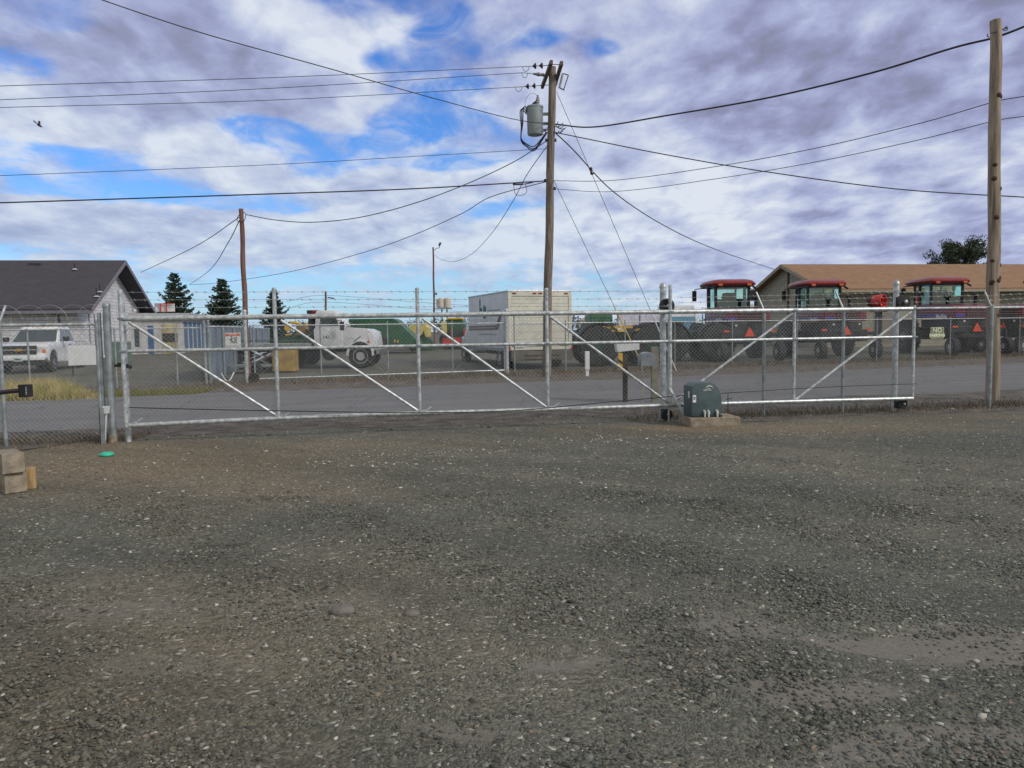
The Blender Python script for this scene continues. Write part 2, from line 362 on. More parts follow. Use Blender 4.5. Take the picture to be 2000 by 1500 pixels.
def gsum(lst):
    tot = None
    for p, sx, sy, amp in lst:
        q = k.m('ADD', k.m('POWER', k.m('ABSOLUTE', k.m('DIVIDE', k.m('SUBTRACT', xw, p.x), sx)), 2.), k.m('POWER', k.m('ABSOLUTE', k.m('DIVIDE', k.m('SUBTRACT', yw, p.y), sy)), 2.))
        v = k.m('MULTIPLY', k.m('EXPONENT', k.m('MULTIPLY', q, -1.)), amp); tot = v if tot is None else k.m('ADD', tot, v)
    return tot
dirtm = gsum([(gnd(a, b_), c, d, e_) for a, b_, c, d, e_ in ((330, 900, 2.8, 1.2, 1.), (60, 920, 2.5, 1.6, 1.), (560, 960, 1.6, .8, .6), (150, 870, 3, .7, .8), (1500, 838, 3.6, .7, .9), (1350, 835, 1.6, .35, .6), (820, 870, 1.3, .35, .45), (1900, 815, 2, .5, .7), (450, 1170, 1.8, 1., .45), (100, 1350, 1.4, 1, .5), (250, 1480, 1, .6, .4))])
vor = k.n('ShaderNodeTexVoronoi'); vor.inputs['Scale'].default_value = 58; vor.inputs['Randomness'].default_value = 1
k.l(k.v('ADD', k.v('MULTIPLY', o, (1, 1, 0)), k.v('MULTIPLY', wz.outputs['Color'], (.3, .3, 0))), vor.inputs['Vector'])
rs = k.n('ShaderNodeSeparateColor'); k.l(vor.outputs['Color'], rs.inputs[0])
big = k.noise(o, .35, 6, .6, .6); mid = k.noise(o, 2.5, 6, .65, .3, (3, 1, 0)); fine = k.noise(o, 30, 5, .7)
c1 = k.mix(k.smooth(big, .35, .65), (.104, .106, .097), (.142, .131, .114))
c1 = k.mix(k.smooth(mid, .38, .68, 0, .55), c1, (.090, .091, .084))
c1 = k.mix(k.m('MINIMUM', k.m('MULTIPLY', dirtm, .62), .72), c1, (.185, .140, .098))
stone = k.mix(k.smooth(rs.outputs[0], 0, 1), (.6, .6, .6), (1.4, 1.4, 1.4))
c2 = k.mix(.8, c1, stone, 'MULTIPLY')
c2 = k.mix(k.m('GREATER_THAN', rs.outputs[1], .975), c2, (.36, .345, .32))
c2 = k.mix(.5, c2, k.mix(k.smooth(fine, .3, .7), (.6, .6, .6), (1.3, 1.3, 1.3)), 'MULTIPLY')
pm = k.m('MINIMUM', gsum(PW), 1); pmk = k.smooth(pm, .25, .6, 0, .85)
bv = k.n('ShaderNodeVectorRotate'); k.l(o, bv.inputs[0]); bv.inputs['Angle'].default_value = .45
band = k.noise(k.v('MULTIPLY', bv.outputs[0], (.16, .95, 1)), 1.1, 3, .5, .4, (7, 3, 0))
c2 = k.mix(1.0, c2, k.mix(k.smooth(band, .36, .64), (.94, .985, .93), (1.24, 1.26, 1.16)), 'MULTIPLY')
c3 = k.mix(pmk, c2, k.mix(k.smooth(fine, .3, .75), (.160, .147, .130), (.215, .198, .178)))
k.l(c3, b.inputs['Base Color']); b.inputs['Roughness'].default_value = .93; b.inputs['Specular IOR Level'].default_value = .25
bp = k.n('ShaderNodeBump'); bp.inputs['Strength'].default_value = .9; bp.inputs['Distance'].default_value = .012
hgt = k.m('MULTIPLY', k.m('SUBTRACT', 1., vor.outputs['Distance']), k.m('SUBTRACT', 1., pmk))
k.l(k.m('ADD', hgt, k.m('MULTIPLY', fine, .6)), bp.inputs['Height']); k.l(bp.outputs[0], b.inputs['Normal'])
def lumps(x, y):
    s = 0
    if 0 < y < 14: s = .018 * math.sin(x * 1.7 + y * .6) * math.sin(y * 1.3 - x * .4) + .012 * math.sin(x * 3.9 + 1) * math.sin(y * 3.1)
    return s * max(0, min(1, (12 - y) / 3))
xs = [-900, -400, -200, -100, -60, -40] + [-30 + i * .5 for i in range(121)] + [40, 60, 100, 200, 400, 900]
ys = [-60, -20, -8] + [-4 + i * .4 for i in range(190)] + [80, 100, 140, 220, 400, 900, 1500]
grid_obj('ground', xs, ys, lambda x, y: g(x, y) + lumps(x, y), gm)
# road
def line_y(a, s): return lambda x: a + s * x
near_y = lambda x: 15.15 + .26 * x if x < 12 else 18.27 + .36 * (x - 12)
far_y = lambda x: 23.3 + .30 * x if x < 5 else 24.8 + .38 * (x - 5)
rm = bpy.data.materials.new('asphalt_road'); rm.use_nodes = True; k = NB(rm.node_tree); b = rm.node_tree.nodes['Principled BSDF']
o = k.n('ShaderNodeTexCoord').outputs['Object']; rot = k.n('ShaderNodeVectorRotate'); k.l(o, rot.inputs[0]); rot.inputs['Angle'].default_value = -.28
st = k.v('MULTIPLY', rot.outputs[0], (.06, .9, 1))
c = k.mix(k.smooth(k.noise(st, 1.6, 5, .6, .2), .3, .7), (.134, .136, .141), (.190, .189, .190))
c = k.mix(k.smooth(k.noise(o, 60, 3, .7), .3, .7, 0, .5), c, (.10, .10, .105))
c = k.mix(k.smooth(k.noise(o, .6, 7, .7, 1.2), .55, .75, 0, .45), c, (.22, .20, .18))
ce = k.n('ShaderNodeTexVoronoi', feature='DISTANCE_TO_EDGE'); ce.inputs['Scale'].default_value = .35; k.l(k.v('ADD', o, k.v('MULTIPLY', k.n('ShaderNodeTexNoise').outputs['Color'], (.8, .8, 0))), ce.inputs['Vector'])
c = k.mix(k.smooth(ce.outputs[0], .0, .012, .5, 0), c, (.05, .05, .05))
k.l(c, b.inputs['Base Color']); b.inputs['Roughness'].default_value = .8
bp = k.n('ShaderNodeBump'); bp.inputs['Strength'].default_value = .3; bp.inputs['Distance'].default_value = .01; k.l(k.noise(o, 80, 3), bp.inputs['Height']); k.l(bp.outputs[0], b.inputs['Normal'])
vs_, fs_ = [], []; xx = [-60 + i * .5 for i in range(321)]
for x in xx:
    a_ = near_y(x) + random.uniform(-.12, .12) + .15 * math.sin(x * 1.1); b_ = far_y(x) + random.uniform(-.12, .12) + .12 * math.sin(x * .9 + 2); c_ = (a_ + b_) / 2
    vs_ += [(x, a_, g(x, a_) + .006), (x, c_, g(x, c_) + .035), (x, b_, g(x, b_) + .006)]
for i in range(len(xx) - 1): fs_ += [(3 * i, 3 * i + 3, 3 * i + 4, 3 * i + 1), (3 * i + 1, 3 * i + 4, 3 * i + 5, 3 * i + 2)]
me = bpy.data.meshes.new('road'); me.from_pydata(vs_, [], fs_); me.materials.append(rm); me.polygons.foreach_set('use_smooth', [True] * len(fs_)); ro = bpy.data.objects.new('road', me); col.objects.link(ro); tag(ro, kind='structure')
# verge of brown dirt on both sides of the road
def verge(name, fa, fb, c1_, c2_):
    m = mat(name + '_soil', c1_, .95, 0, .35, 3, .8, 40, .3); V, Fc = [], []
    for x in xx:
        a_ = fa(x) + .2 * math.sin(x * 1.3) + random.uniform(-.1, .1); b_ = fb(x) + .25 * math.sin(x * .8) + random.uniform(-.1, .1)
        V += [(x, a_, g(x, a_) + .003), (x, b_, g(x, b_) + .003)]
    for i in range(len(xx) - 1): Fc.append((2 * i, 2 * i + 2, 2 * i + 3, 2 * i + 1))
    me = bpy.data.meshes.new(name); me.from_pydata(V, [], Fc); me.materials.append(m); q = bpy.data.objects.new(name, me); col.objects.link(q); tag(q, kind='structure')
verge('verge', lambda x: far_y(x) - .1, lambda x: 28.9 + .4 * x, (.12, .10, .08), None)
verge('shoulder', lambda x: 12.2 + .2 * x + (1.1 if -7 < x < 4 else 0), lambda x: near_y(x) + .1, (.105, .09, .075), None)
# loose stones ("gravel"), real geometry
def stones(name, P3, rad, tintv, m):
    ico = np.array([(0, 0, 1), (.894, 0, .447), (.276, .851, .447), (-.724, .526, .447), (-.724, -.526, .447), (.276, -.851, .447), (.724, .526, -.447), (-.276, .851, -.447), (-.894, 0, -.447), (-.276, -.851, -.447), (.724, -.526, -.447), (0, 0, -1)])
    fc = np.array([(0, 1, 2), (0, 2, 3), (0, 3, 4), (0, 4, 5), (0, 5, 1), (1, 6, 2), (2, 7, 3), (3, 8, 4), (4, 9, 5), (5, 10, 1), (6, 7, 2), (7, 8, 3), (8, 9, 4), (9, 10, 5), (10, 6, 1)])
    n = len(P3); V = ico[None] * rng.uniform(.50, 1.35, (n, 12, 1)); s = np.stack([rng.uniform(.8, 1.6, n), rng.uniform(.7, 1.1, n), rng.uniform(.35, .7, n)], 1)
    V = V * s[:, None, :] * rad[:, None, None]; a = rng.uniform(0, 6.28, n); ca, sa = np.cos(a)[:, None], np.sin(a)[:, None]
    x = V[..., 0] * ca - V[..., 1] * sa; y = V[..., 0] * sa + V[..., 1] * ca; V = np.stack([x, y, V[..., 2]], 2) + P3[:, None, :]
    Fi = (fc[None] + (np.arange(n) * 12)[:, None, None]).reshape(-1); nf = n * 15
    me = bpy.data.meshes.new(name); me.vertices.add(n * 12); me.vertices.foreach_set('co', V.reshape(-1).astype(np.float32)); me.loops.add(nf * 3); me.loops.foreach_set('vertex_index', Fi.astype(np.int32))
    me.polygons.add(nf); me.polygons.foreach_set('loop_start', np.arange(0, nf * 3, 3, dtype=np.int32)); me.update(calc_edges=True)
    at_ = me.color_attributes.new('tint', 'FLOAT_COLOR', 'POINT'); cc = np.repeat(np.concatenate([tintv, np.ones((n, 1))], 1), 12, 0); at_.data.foreach_set('color', cc.reshape(-1).astype(np.float32))
    me.materials.append(m); q = bpy.data.objects.new(name, me); col.objects.link(q); return tag(q, kind='stuff')
sm = bpy.data.materials.new('loose_stone'); sm.use_nodes = True; k = NB(sm.node_tree); b = sm.node_tree.nodes['Principled BSDF']; ca_ = k.n('ShaderNodeVertexColor', layer_name='tint')
o = k.n('ShaderNodeTexCoord').outputs['Object']; k.l(k.mix(.5, ca_.outputs[0], k.mix(k.smooth(k.noise(o, 160, 3, .6), .3, .7), (.7, .7, .7), (1.2, 1.2, 1.2)), 'MULTIPLY'), b.inputs['Base Color']); b.inputs['Roughness'].default_value = .85; b.inputs['Specular IOR Level'].default_value = .3
def patchv(x, y):
    t = np.zeros_like(x); xq = x + .25 * np.sin(x * 3.1 + y * 2); yq = y + .18 * np.sin(x * 2.3 - y * 4)
    for p, sx, sy, a in PW: t += a * np.exp(-((xq - p.x) / sx) ** 2 - ((yq - p.y) / sy) ** 2)
    return np.minimum(t, 1)
def scatter(n, y0, y1, pw):
    u = rng.uniform(0, 1, n); y = y0 + (y1 - y0) * u ** pw; x = rng.uniform(-1, 1, n) * (.70 * y + .5); return x, y
x1, y1_ = scatter(82000, 2.35, 7.5, 1.1); x2, y2_ = scatter(9000, 6.5, 11.5, 1.3)
x = np.concatenate([x1, x2]); y = np.concatenate([y1_, y2_])
cl = .5 + .5 * np.sin(x * 2.1 + 1.3 * np.sin(y * 1.7)) * np.sin(y * 2.7 + 1.1 * np.sin(x * 1.9))
keep = (rng.uniform(0, 1, len(x)) > patchv(x, y) * 1.0) & (rng.uniform(0, 1, len(x)) < .55 + .6 * cl); x, y = x[keep], y[keep]
rad = rng.gamma(4, .0015, len(x)) + .0022; rad = np.minimum(rad, .022)
lz = np.array([lumps(a, b_) for a, b_ in zip(x, y)])
lf0 = .5 + .5 * np.sin(x * 1.1 + 2 * np.sin(y * .9)) * np.sin(y * 1.3 + 1.5 * np.sin(x * .7)); lum = (rng.normal(.129, .042, len(x)) * (.86 + .3 * lf0)).clip(.05, .28); warm = rng.uniform(.86, 1.0, (len(x), 1))
lf = np.clip((.0 - x / y) * 1.8 + .5 * (lf0 - .5), 0, 1)[:, None]
T = np.concatenate([lum[:, None] * .95, lum[:, None] * (.53 + .5 * warm), lum[:, None] * warm * .93], 1) * (1 + lf * np.array([[.06, -.04, -.12]]))
T[rng.uniform(0, 1, len(x)) < .012] = (.42, .40, .36); T[rng.uniform(0, 1, len(x)) < .02] = (.24, .19, .14)
stones('gravel', np.stack([x, y, lz + rad * .02], 1), rad, T, sm)
x, y = scatter(3300, 2.6, 14.5, .8)
for px, py, sx_, sy_, nn in ((860, 884, .8, .22, 420), (760, 905, .6, .15, 160), (1040, 862, .9, .2, 200), (1400, 852, 1.0, .18, 260), (700, 950, .5, .15, 90), (330, 900, 1.2, .4, 160), (1050, 920, .8, .2, 120)):
    q = gnd(px, py); x = np.concatenate([x, rng.normal(q.x, sx_, nn)]); y = np.concatenate([y, rng.normal(q.y, sy_, nn)])
ok = (y < 11.6 + .19 * (x + 5.7)); x, y = x[ok], y[ok]; lz = np.array([lumps(a, b_) for a, b_ in zip(x, y)])
rad = rng.gamma(4, .0022, len(x)).clip(.004, .02); lum = (rng.uniform(0, 1, len(x)) ** 2.0 * .38 + .17)[:, None]
stones('pale_chips', np.stack([x, y, lz + rad * .15 + .003], 1), rad, np.concatenate([lum, lum * .96, lum * .88], 1), sm)
x = rng.uniform(-20, 24, 6000); t_ = rng.uniform(0, 1, 6000); y = np.where(rng.uniform(0, 1, 6000) < .45, 12.6 + .2 * x + 2.4 * t_, 24 + .33 * x + 5 * t_)
rad = rng.gamma(4, .004, 6000).clip(.006, .04); lz = np.array([g(a, b_) for a, b_ in zip(x, y)]); lum = rng.uniform(.08, .3, 6000)[:, None]
stones('verge_stones', np.stack([x, y, lz + rad * .1 + .003], 1), rad, np.concatenate([lum, lum * .9, lum * .78], 1), sm)
for (px, py, r_, lb) in ((668, 1195, .055, 'larger round grey cobble lying in the gravel'), (803, 1196, .036, 'smaller round grey cobble lying in the gravel')):
    p = gnd(px, py); bm_ = bmesh.new(); bmesh.ops.create_icosphere(bm_, subdivisions=3, radius=r_)
    for v in bm_.verts: v.co = Vector((v.co.x * 1.35, v.co.y * .9, v.co.z * .62)) * (1 + .05 * math.sin(v.co.x * 60) * math.cos(v.co.y * 50))
    me = bpy.data.meshes.new('cobble'); bm_.to_mesh(me); bm_.free(); me.polygons.foreach_set('use_smooth', [True] * len(me.polygons)); me.materials.append(mat('cobble_stone', (.17, .155, .14), .85, 0, .15, 20, .4, 120))
    q = bpy.data.objects.new('cobble', me); col.objects.link(q); q.location = (p.x, p.y, lumps(p.x, p.y) + r_ * .2); tag(q, lb, 'stone')
# grasses and weeds
def blades(name, pts, hmin, hmax, wdt, m, lean=.35, label=None):
    n = len(pts); h = rng.uniform(hmin, hmax, n); a = rng.uniform(0, 6.28, n); ln = rng.uniform(.05, lean, n) * h; dx, dy = np.cos(a) * ln, np.sin(a) * ln; b2_ = rng.uniform(0, 6.28, n); wx, wy = np.cos(b2_) * wdt, np.sin(b2_) * wdt
    x, y, z = pts.T; V = np.stack([np.stack([x - wx, y - wy, z], 1), np.stack([x + wx, y + wy, z], 1), np.stack([x + wx * .7 + dx * .4, y + wy * .7 + dy * .4, z + h * .6], 1), np.stack([x - wx * .7 + dx * .4, y - wy * .7 + dy * .4, z + h * .6], 1), np.stack([x + dx, y + dy, z + h], 1)], 1)
    me = bpy.data.meshes.new(name); F_ = []
    for i in range(n): q = 5 * i; F_ += [(q, q + 1, q + 2, q + 3), (q + 3, q + 2, q + 4)]
    me.from_pydata(V.reshape(-1, 3).tolist(), [], F_); me.materials.append(m); o_ = bpy.data.objects.new(name, me); col.objects.link(o_); return tag(o_, label, kind='stuff')
def leafmat(name, c, c2):
    m = bpy.data.materials.new(name); m.use_nodes = True; k = NB(m.node_tree); b = m.node_tree.nodes['Principled BSDF']; o = k.n('ShaderNodeTexCoord').outputs['Object']
    k.l(k.mix(k.smooth(k.noise(o, 1.8, 6, .7), .35, .65), c, c2), b.inputs['Base Color']); b.inputs['Roughness'].default_value = .7; return m
cx = rng.uniform(-60, 172, 300); cy_ = 19.3 + rng.uniform(0, 1, 300) * 3.1; hh_ = rng.uniform(.3, 1.25, 300) * np.clip((178 - cx) / 60, .35, 1); n = 15000; ci = rng.integers(0, 300, n)
yy = cy_[ci] + rng.normal(0, .10, n); xg = (cx[ci] - 1000) / 1500 * cy_[ci] + rng.normal(0, .11, n); yy = yy + (xg + 12) * .3 * .6
blades('tall_dry_grass', np.stack([xg, yy, 0 * xg], 1), .16 * hh_[ci], .52 * hh_[ci], .006, leafmat('dry_grass', (.58, .46, .22), (.30, .28, .09)), .6)
n = 9000; xg = rng.uniform(-17, -8.5, n); yy = far_y(0) + .30 * xg + rng.uniform(-.3, 1.3, n); yy = np.array(yy)
blades('green_grass', np.stack([xg, yy, 0 * xg], 1), .05, .18, .007, leafmat('green_grass_blade', (.14, .17, .04), (.20, .17, .07)), .5)
n = 9000; xg = rng.uniform(-10, 34, n); yy = 27.6 + .4 * xg + rng.uniform(-1.3, 1.3, n); zz = np.array([g(a, b_) for a, b_ in zip(xg, yy)])
blades('dry_weeds', np.stack([xg, yy, zz], 1), .04, .2, .008, leafmat('weed_brown', (.12, .09, .06), (.17, .13, .08)), .8)
n = 9000; xg = np.concatenate([rng.uniform(2.6, 14, n // 2), rng.uniform(-9, -5.8, n // 4), rng.uniform(2, 14, n // 4)]); yy = 12.9 + .194 * xg + rng.normal(.2, .33, len(xg))
blades('fence_weeds', np.stack([xg, yy, 0 * xg], 1), .02, .11, .005, leafmat('weed_dark', (.09, .075, .05), (.15, .12, .07)), .9)
# distant trees on the horizon
def leafclump(V, F_, c, r, n, size):
    for _ in range(n):
        d = Vector((random.gauss(0, 1), random.gauss(0, 1), random.gauss(0, 1))); d = d.normalized() * r * random.random() ** .45
        p = Vector(c) + Vector((d.x, d.y, d.z * .8)); a = Vector((random.gauss(0, 1), random.gauss(0, 1), random.gauss(0, 1))).normalized(); u = a.orthogonal().normalized() * size * random.uniform(.6, 1.3); v = a.cross(u) * random.uniform(.5, 1); q = len(V)
        V += [p - u, p - v * .6, p + u, p + v * .6]; F_.append((q, q + 1, q + 2, q + 3))
V, F_ = [], []
for i in range(170):
    x = -150 + i * 2.2 + random.uniform(-1, 1); y = 185 + random.uniform(-12, 12); h = random.uniform(3.2, 5.0) if -20 < x < 50 else random.uniform(2.2, 4.2)
    for j in range(5): leafclump(V, F_, (x + random.uniform(-1.5, 1.5), y, .5 + h * random.uniform(.2, .85)), h * .32, 34, .30)
me = bpy.data.meshes.new('distant_trees'); me.from_pydata(V, [], F_); me.materials.append(leafmat('distant_foliage', (.035, .06, .035), (.06, .085, .05))); q = bpy.data.objects.new('distant_trees', me); col.objects.link(q); tag(q, kind='stuff')
# ================================================================ FENCE LINE ALONG THE YARD
GL, GR = inter(252, 800, Vector((-5.7, 11.4, 0)), Vector((7.2, 13.9, 0))), None
GA, GB = Vector((-5.7, 11.4, 0)), Vector((7.2, 13.9, 0)); GD = (GB - GA).normalized(); GN = Vector((GD.y, -GD.x, 0))   # GN points to the camera side
def gp(px, py): return inter(px, py, GA, GB)
def gb(px, off=0):
    p = inter(px, 800, GA - GN * off, GB - GN * off); p.z = 0; return p
def up(p, z): return Vector((p.x, p.y, z))
# --- the cantilever gate
gbase = gp(252, 832); gate = thing('cantilever_gate', 'long galvanized chain link sliding gate with diagonal pipe braces across the yard entrance', 'gate', (gbase.x, gbase.y, 0), world=True)
tl, tr = gp(246, 622.5), gp(1782, 603); bl, br = gp(252, 831), gp(1782, 779); ml, mr = gp(250, 686), gp(1782, 658)
MB().bar(tl - GD * .05, tr, .038, n=14).build('top_rail', galv, gate, smooth=True)
MB().bar(ml, mr, .027, n=12).build('middle_rail', galv, gate, smooth=True)
BPX = [(252, 831), (544, 817), (820, 807), (1070, 799.5), (1309, 791.5), (1550, 784), (1782, 778)]
MB().tube(crom([gp(*q) for q in BPX], 6), .034, 14).build('bottom_rail', galv, gate, smooth=True)
def bot_at(px):
    for (a, ya), (b_, yb_) in zip(BPX, BPX[1:]):
        if px <= b_ or b_ == 1782: return gp(px, ya + (yb_ - ya) * (px - a) / (b_ - a))
def rail_at(a, b, px):                          # the point of rail ab seen at column px
    lo, hi = 0., 1.
    for _ in range(30):
        m_ = (lo + hi) / 2; q = a.lerp(b, m_) - CP; x = 1000 + F_PX * q.dot(Rv) / q.dot(Fv)
        lo, hi = (m_, hi) if x < px else (lo, m_)
    return a.lerp(b, lo)
ups = [(247, 570, .033), (544, 566, .03), (820, 566, .03), (1070, 567, .03), (1309, 560, .03), (1550, None, .028), (1782, 596, .028)]
for px, ty, r_ in ups:
    bt = bot_at(px); tp = rail_at(tl, tr, px); m = MB(); top = gp(px, ty).z if ty else tp.z
    m.bar(up(bt, bt.z - .02), up(bt, top), r_, n=12)
    if ty and px < 1500: m.lathe(up(bt, top), [(0, r_ + .004), (.02, r_ + .004), (.035, r_ * .6), (.04, 0)], 'z', 12)
    m.build('upright', galv, gate, smooth=True)
    for zc in (tp.z, rail_at(ml, mr, px).z): MB().box(up(bt, zc) + GN * .01, (.085, .075, .035), math.atan2(GD.y, GD.x)).bar(up(bt, zc) + GN * .03, up(bt, zc) + GN * .065, .008).build('pipe_clamp', galvd, gate, bevel=.004)
for a, b_ in ((247, 544), (544, 820), (820, 1070), (1070, 1309)):
    p, q = rail_at(tl, tr, a + 4), bot_at(b_ - 2); MB().bar(p + Vector((0, 0, -.05)), q + Vector((0, 0, .03)), .022, n=10).build('brace', galv, gate, smooth=True)
for a, b_ in ((1309, 1550), (1550, 1782)):
    p, q = bot_at(a + 4), rail_at(tl, tr, b_ - 2); MB().bar(p + Vector((0, 0, .03)), q + Vector((0, 0, -.05)), .022, n=10).build('brace', galv, gate, smooth=True)
m = MB(); chainlink(m, up(bl, 0) - GN * .045, up(br, 0) - GN * .045, .2, 1.79); m.v = [v for v in m.v]; m.build('chain_link_mesh', wirem, gate)
for i in range(30): p = tl.lerp(tr, (i + .5) / 30); MB().bar(p - GN * .045 + Vector((0, 0, .05)), p - GN * .05 - Vector((0, 0, .08)), .004, n=4).build('tie_wire', wirem, gate)
for y0, y1 in ((571, 575), (585, 590), (603, 604)):
    pass
for zf in (571, 586, 601):
    a_ = gp(250, zf); b_ = gp(1309, zf - 3.0 if zf > 600 else zf - 2); m = MB(); a_.z += .0; barbed(m, a_ + GN * .03, b_ + GN * .03); m.build('barbed_wire', wirem, gate)
pts = [gp(256, 795), gp(420, 799), gp(640, 803), gp(820, 805), gp(1000, 801), gp(1180, 785), gp(1338, 771)]; MB().tube([p + GN * .08 for p in crom(pts, 6)], .008, 6).build('drive_chain', darksteel, gate)
MB().tube([p + GN * .08 for p in crom([gp(1396, 768), gp(1600, 756), gp(1785, 749)], 8)], .006, 6).build('drive_chain', darksteel, gate)
m = MB()
for px in (262, 553, 829, 1079): q = bot_at(px); MB().bar(q + Vector((0, 0, .02)), q + GD * .12 + Vector((0, 0, .10)), .01).box(q + Vector((0, 0, .03)), (.07, .05, .04)).build('rail_clip', galv, gate)

# --- posts that carry or catch the gate
def pipe_post(base, h, r, m_, cap=True, name=None, parent=None, lab=None, cat='post', group=None, footing=False):
    t = thing('fence_post', lab, cat, tuple(base), world=True, group=group); MB().bar(base - Vector((0, 0, .1)), up(base, base.z + h), r, n=16).build('pipe', m_, t, smooth=True)
    if cap: MB().lathe(up(base, base.z + h), [(-.03, r + .006), (.0, r + .006), (.03, r * .85), (.05, r * .4), (.055, 0)], 'z', 16).build('cap', m_, t, smooth=True)
    if footing: MB().lathe(base, [(-.1, r + .01), (.10, r + .008), (.12, r)], 'z', 14).build('footing', conc, t)
    return t
A0 = gb(218, .12); pipe_post(A0, 2.06, .052, galvd, lab='dull grey round post on a concrete stub beside the white scoop topped stake', footing=True)
B0 = gb(248, .16); pipe_post(B0, 2.22, .045, galv, cap=False, lab='open topped latch post right behind the left end of the gate')
# latch bracket
q = at(236, 714, 11.5); t = solo(MB().box(q, (.16, .04, .04)).bar(q + Vector((.1, -.02, 0)), q + Vector((.19, -.1, -.02)), .03).box(q + Vector((.02, -.06, .02)), (.07, .05, .05)), 'gate_latch', darksteel, 'dark gate latch bracket clamped halfway up the latch post', 'latch', loc=q)
C0 = gb(1295, .26); pc = pipe_post(C0, 2.32, .056, galv, lab='thick domed galvanized roller post beside the operator box')
D0 = gb(1746, .26); pd_ = pipe_post(D0, 2.36, .052, galv, lab='thick domed galvanized roller post near the right end of the gate')
def roller(base, z, lab, sc_=1.0):
    c_ = up(base, z) + GN * .2; t = thing('gate_roller', lab, 'roller', tuple(c_), world=True)
    MB().lathe(c_ - GN * .03, [(-.035, .07 * sc_), (-.03, .13 * sc_), (.03, .13 * sc_), (.035, .07 * sc_)], GN, 24).build('wheel', blackm, t, smooth=True)
    MB().lathe(c_ + GN * .02, [(-.01, .03 * sc_ ** 2), (.03, .03 * sc_ ** 2), (.035, .015 * sc_)], GN, 12).build('hub', galv, t, smooth=True)
    m = MB().box(c_ - GN * .11 + Vector((0, 0, 0)), (.13, .1, .18), math.atan2(GD.y, GD.x)); m.build('bracket', darksteel, t, bevel=.008)
roller(C0, rail_at(tl, tr, 1300).z + .10, 'black guide roller on top rail at the post beside the operator box')
roller(D0 + GD * .02, rail_at(tl, tr, 1755).z + .13, 'black guide roller with pale hub at the post near the right gate end')
roller(C0, .12, 'black lower guide roller at the foot of the post beside the operator box', .72)
roller(D0 + GD * .03, .16, 'black lower guide roller at the foot of the post near the right gate end', .72)
# conduits and strut on the roller post
p = gb(1306, .05); MB_ = MB().bar(p - Vector((0, 0, .05)), up(p, 1.75), .018, n=10); solo(MB_, 'conduit_pipe', galv, 'thin upright conduit pipe strapped beside the thick roller post', 'pipe', loc=p, smooth=True)
p = gp(1304, 757) + GN * .05; q = gp(1324, 812) + GN * .28; solo(MB().slab(p, p + Vector((.035, 0, 0)), q + Vector((.035, 0, 0)), q, .012).slab(p, q, q - GN * .03, p - GN * .03, .01).box(gp(1304, 779) + GN * .08, (.05, .02, .08)).bar(gp(1310, 790) + GN * .05, gp(1336, 772) + GN * .2, .012), 'angle_strut', galv, 'slanting galvanized angle strut leaning at the foot of the thick roller post', 'strut', loc=q)
# --- operator on its concrete pad
po = gp(1377, 800) + GN * .55; po.z = 0; rzg = math.atan2(GD.y, GD.x)
pad = MB().box((po.x, po.y + .03, .07), (.84, .60, .15), rzg * .6); solo(pad, 'concrete_pad', conc, 'low concrete pad under the dark gate operator box', 'concrete pad', loc=(po.x, po.y, 0), bevel=.015).location.x -= .17
op = thing('gate_operator', 'slate grey green plastic gate operator box with white emblem on a concrete pad', 'gate operator', (po.x - .28, po.y, .15), rzg * .6)
hood = mat('operator_hood', (.07, .105, .115), .45, 0, .08, 6, .12, 150)
prof = [(-.26, 0), (.20, 0), (.24, .04), (.255, .18), (.245, .32), (.20, .46), (.13, .545), (.05, .565), (-.18, .55), (-.26, .50)]
m = MB().prism([(x_, z_) for x_, z_ in prof], -.20, .20, 'y'); m.build('hood', hood, op, bevel=.018, smooth=True)
MB().box((0, -.002, .012), (.50, .44, .025)).build('base_plate', darksteel, op)
for x_ in (-.05, .015, .16): MB().bar((x_, -.235, .09), (x_, -.235, -.0), .014).bar((x_, -.235, .09), (x_, -.19, .10), .018).lathe((x_, -.235, .07), [(-.02, .019), (.02, .019)], 'z', 10).build('conduit_fitting', mat('pvc_white', (.7, .7, .68), .5), op)
MB().box((-.264, -.08, .36), (.006, .05, .11)).build('label_plate', logow, op); MB().box((-.215, -.203, .30), (.055, .005, .12)).build('label_plate', logow, op)
MB().box((-.215, -.207, .31), (.035, .003, .05)).build('label_print', mat('label_grey', (.25, .27, .3), .6), op)
text('VIKING', .042, logow, op, (.0, -.2035, .435), (1, 0, .06), (0, 0, 1), 'lettering', .002)
m = MB(); arc = [(.03 + .055 * math.cos(a), .47 + .032 * math.sin(a)) for a in [R(160 - i * 12) for i in range(16)]]
m.tube([(x_, -.205, z_) for x_, z_ in arc], .005, 6, radii=[.001 + .007 * math.sin(math.pi * i / 15) for i in range(16)])
m.tube([(-.02 + i * .008, -.205, .462 + .010 * math.sin(i * .5)) for i in range(10)], .004, 5); m.build('emblem', logow, op)
# weeds sprig / small pipe by the operator
p = gp(1406, 770) + GN * .3; solo(MB().bar((p.x, p.y, 0), (p.x, p.y, p.z + .05), .006).bar((p.x - .03, p.y, p.z - .06), (p.x + .06, p.y, p.z - .05), .008), 'marker_rod', darksteel, 'thin dark rod with a small crosspiece behind the operator box', 'rod', loc=(p.x, p.y, 0))
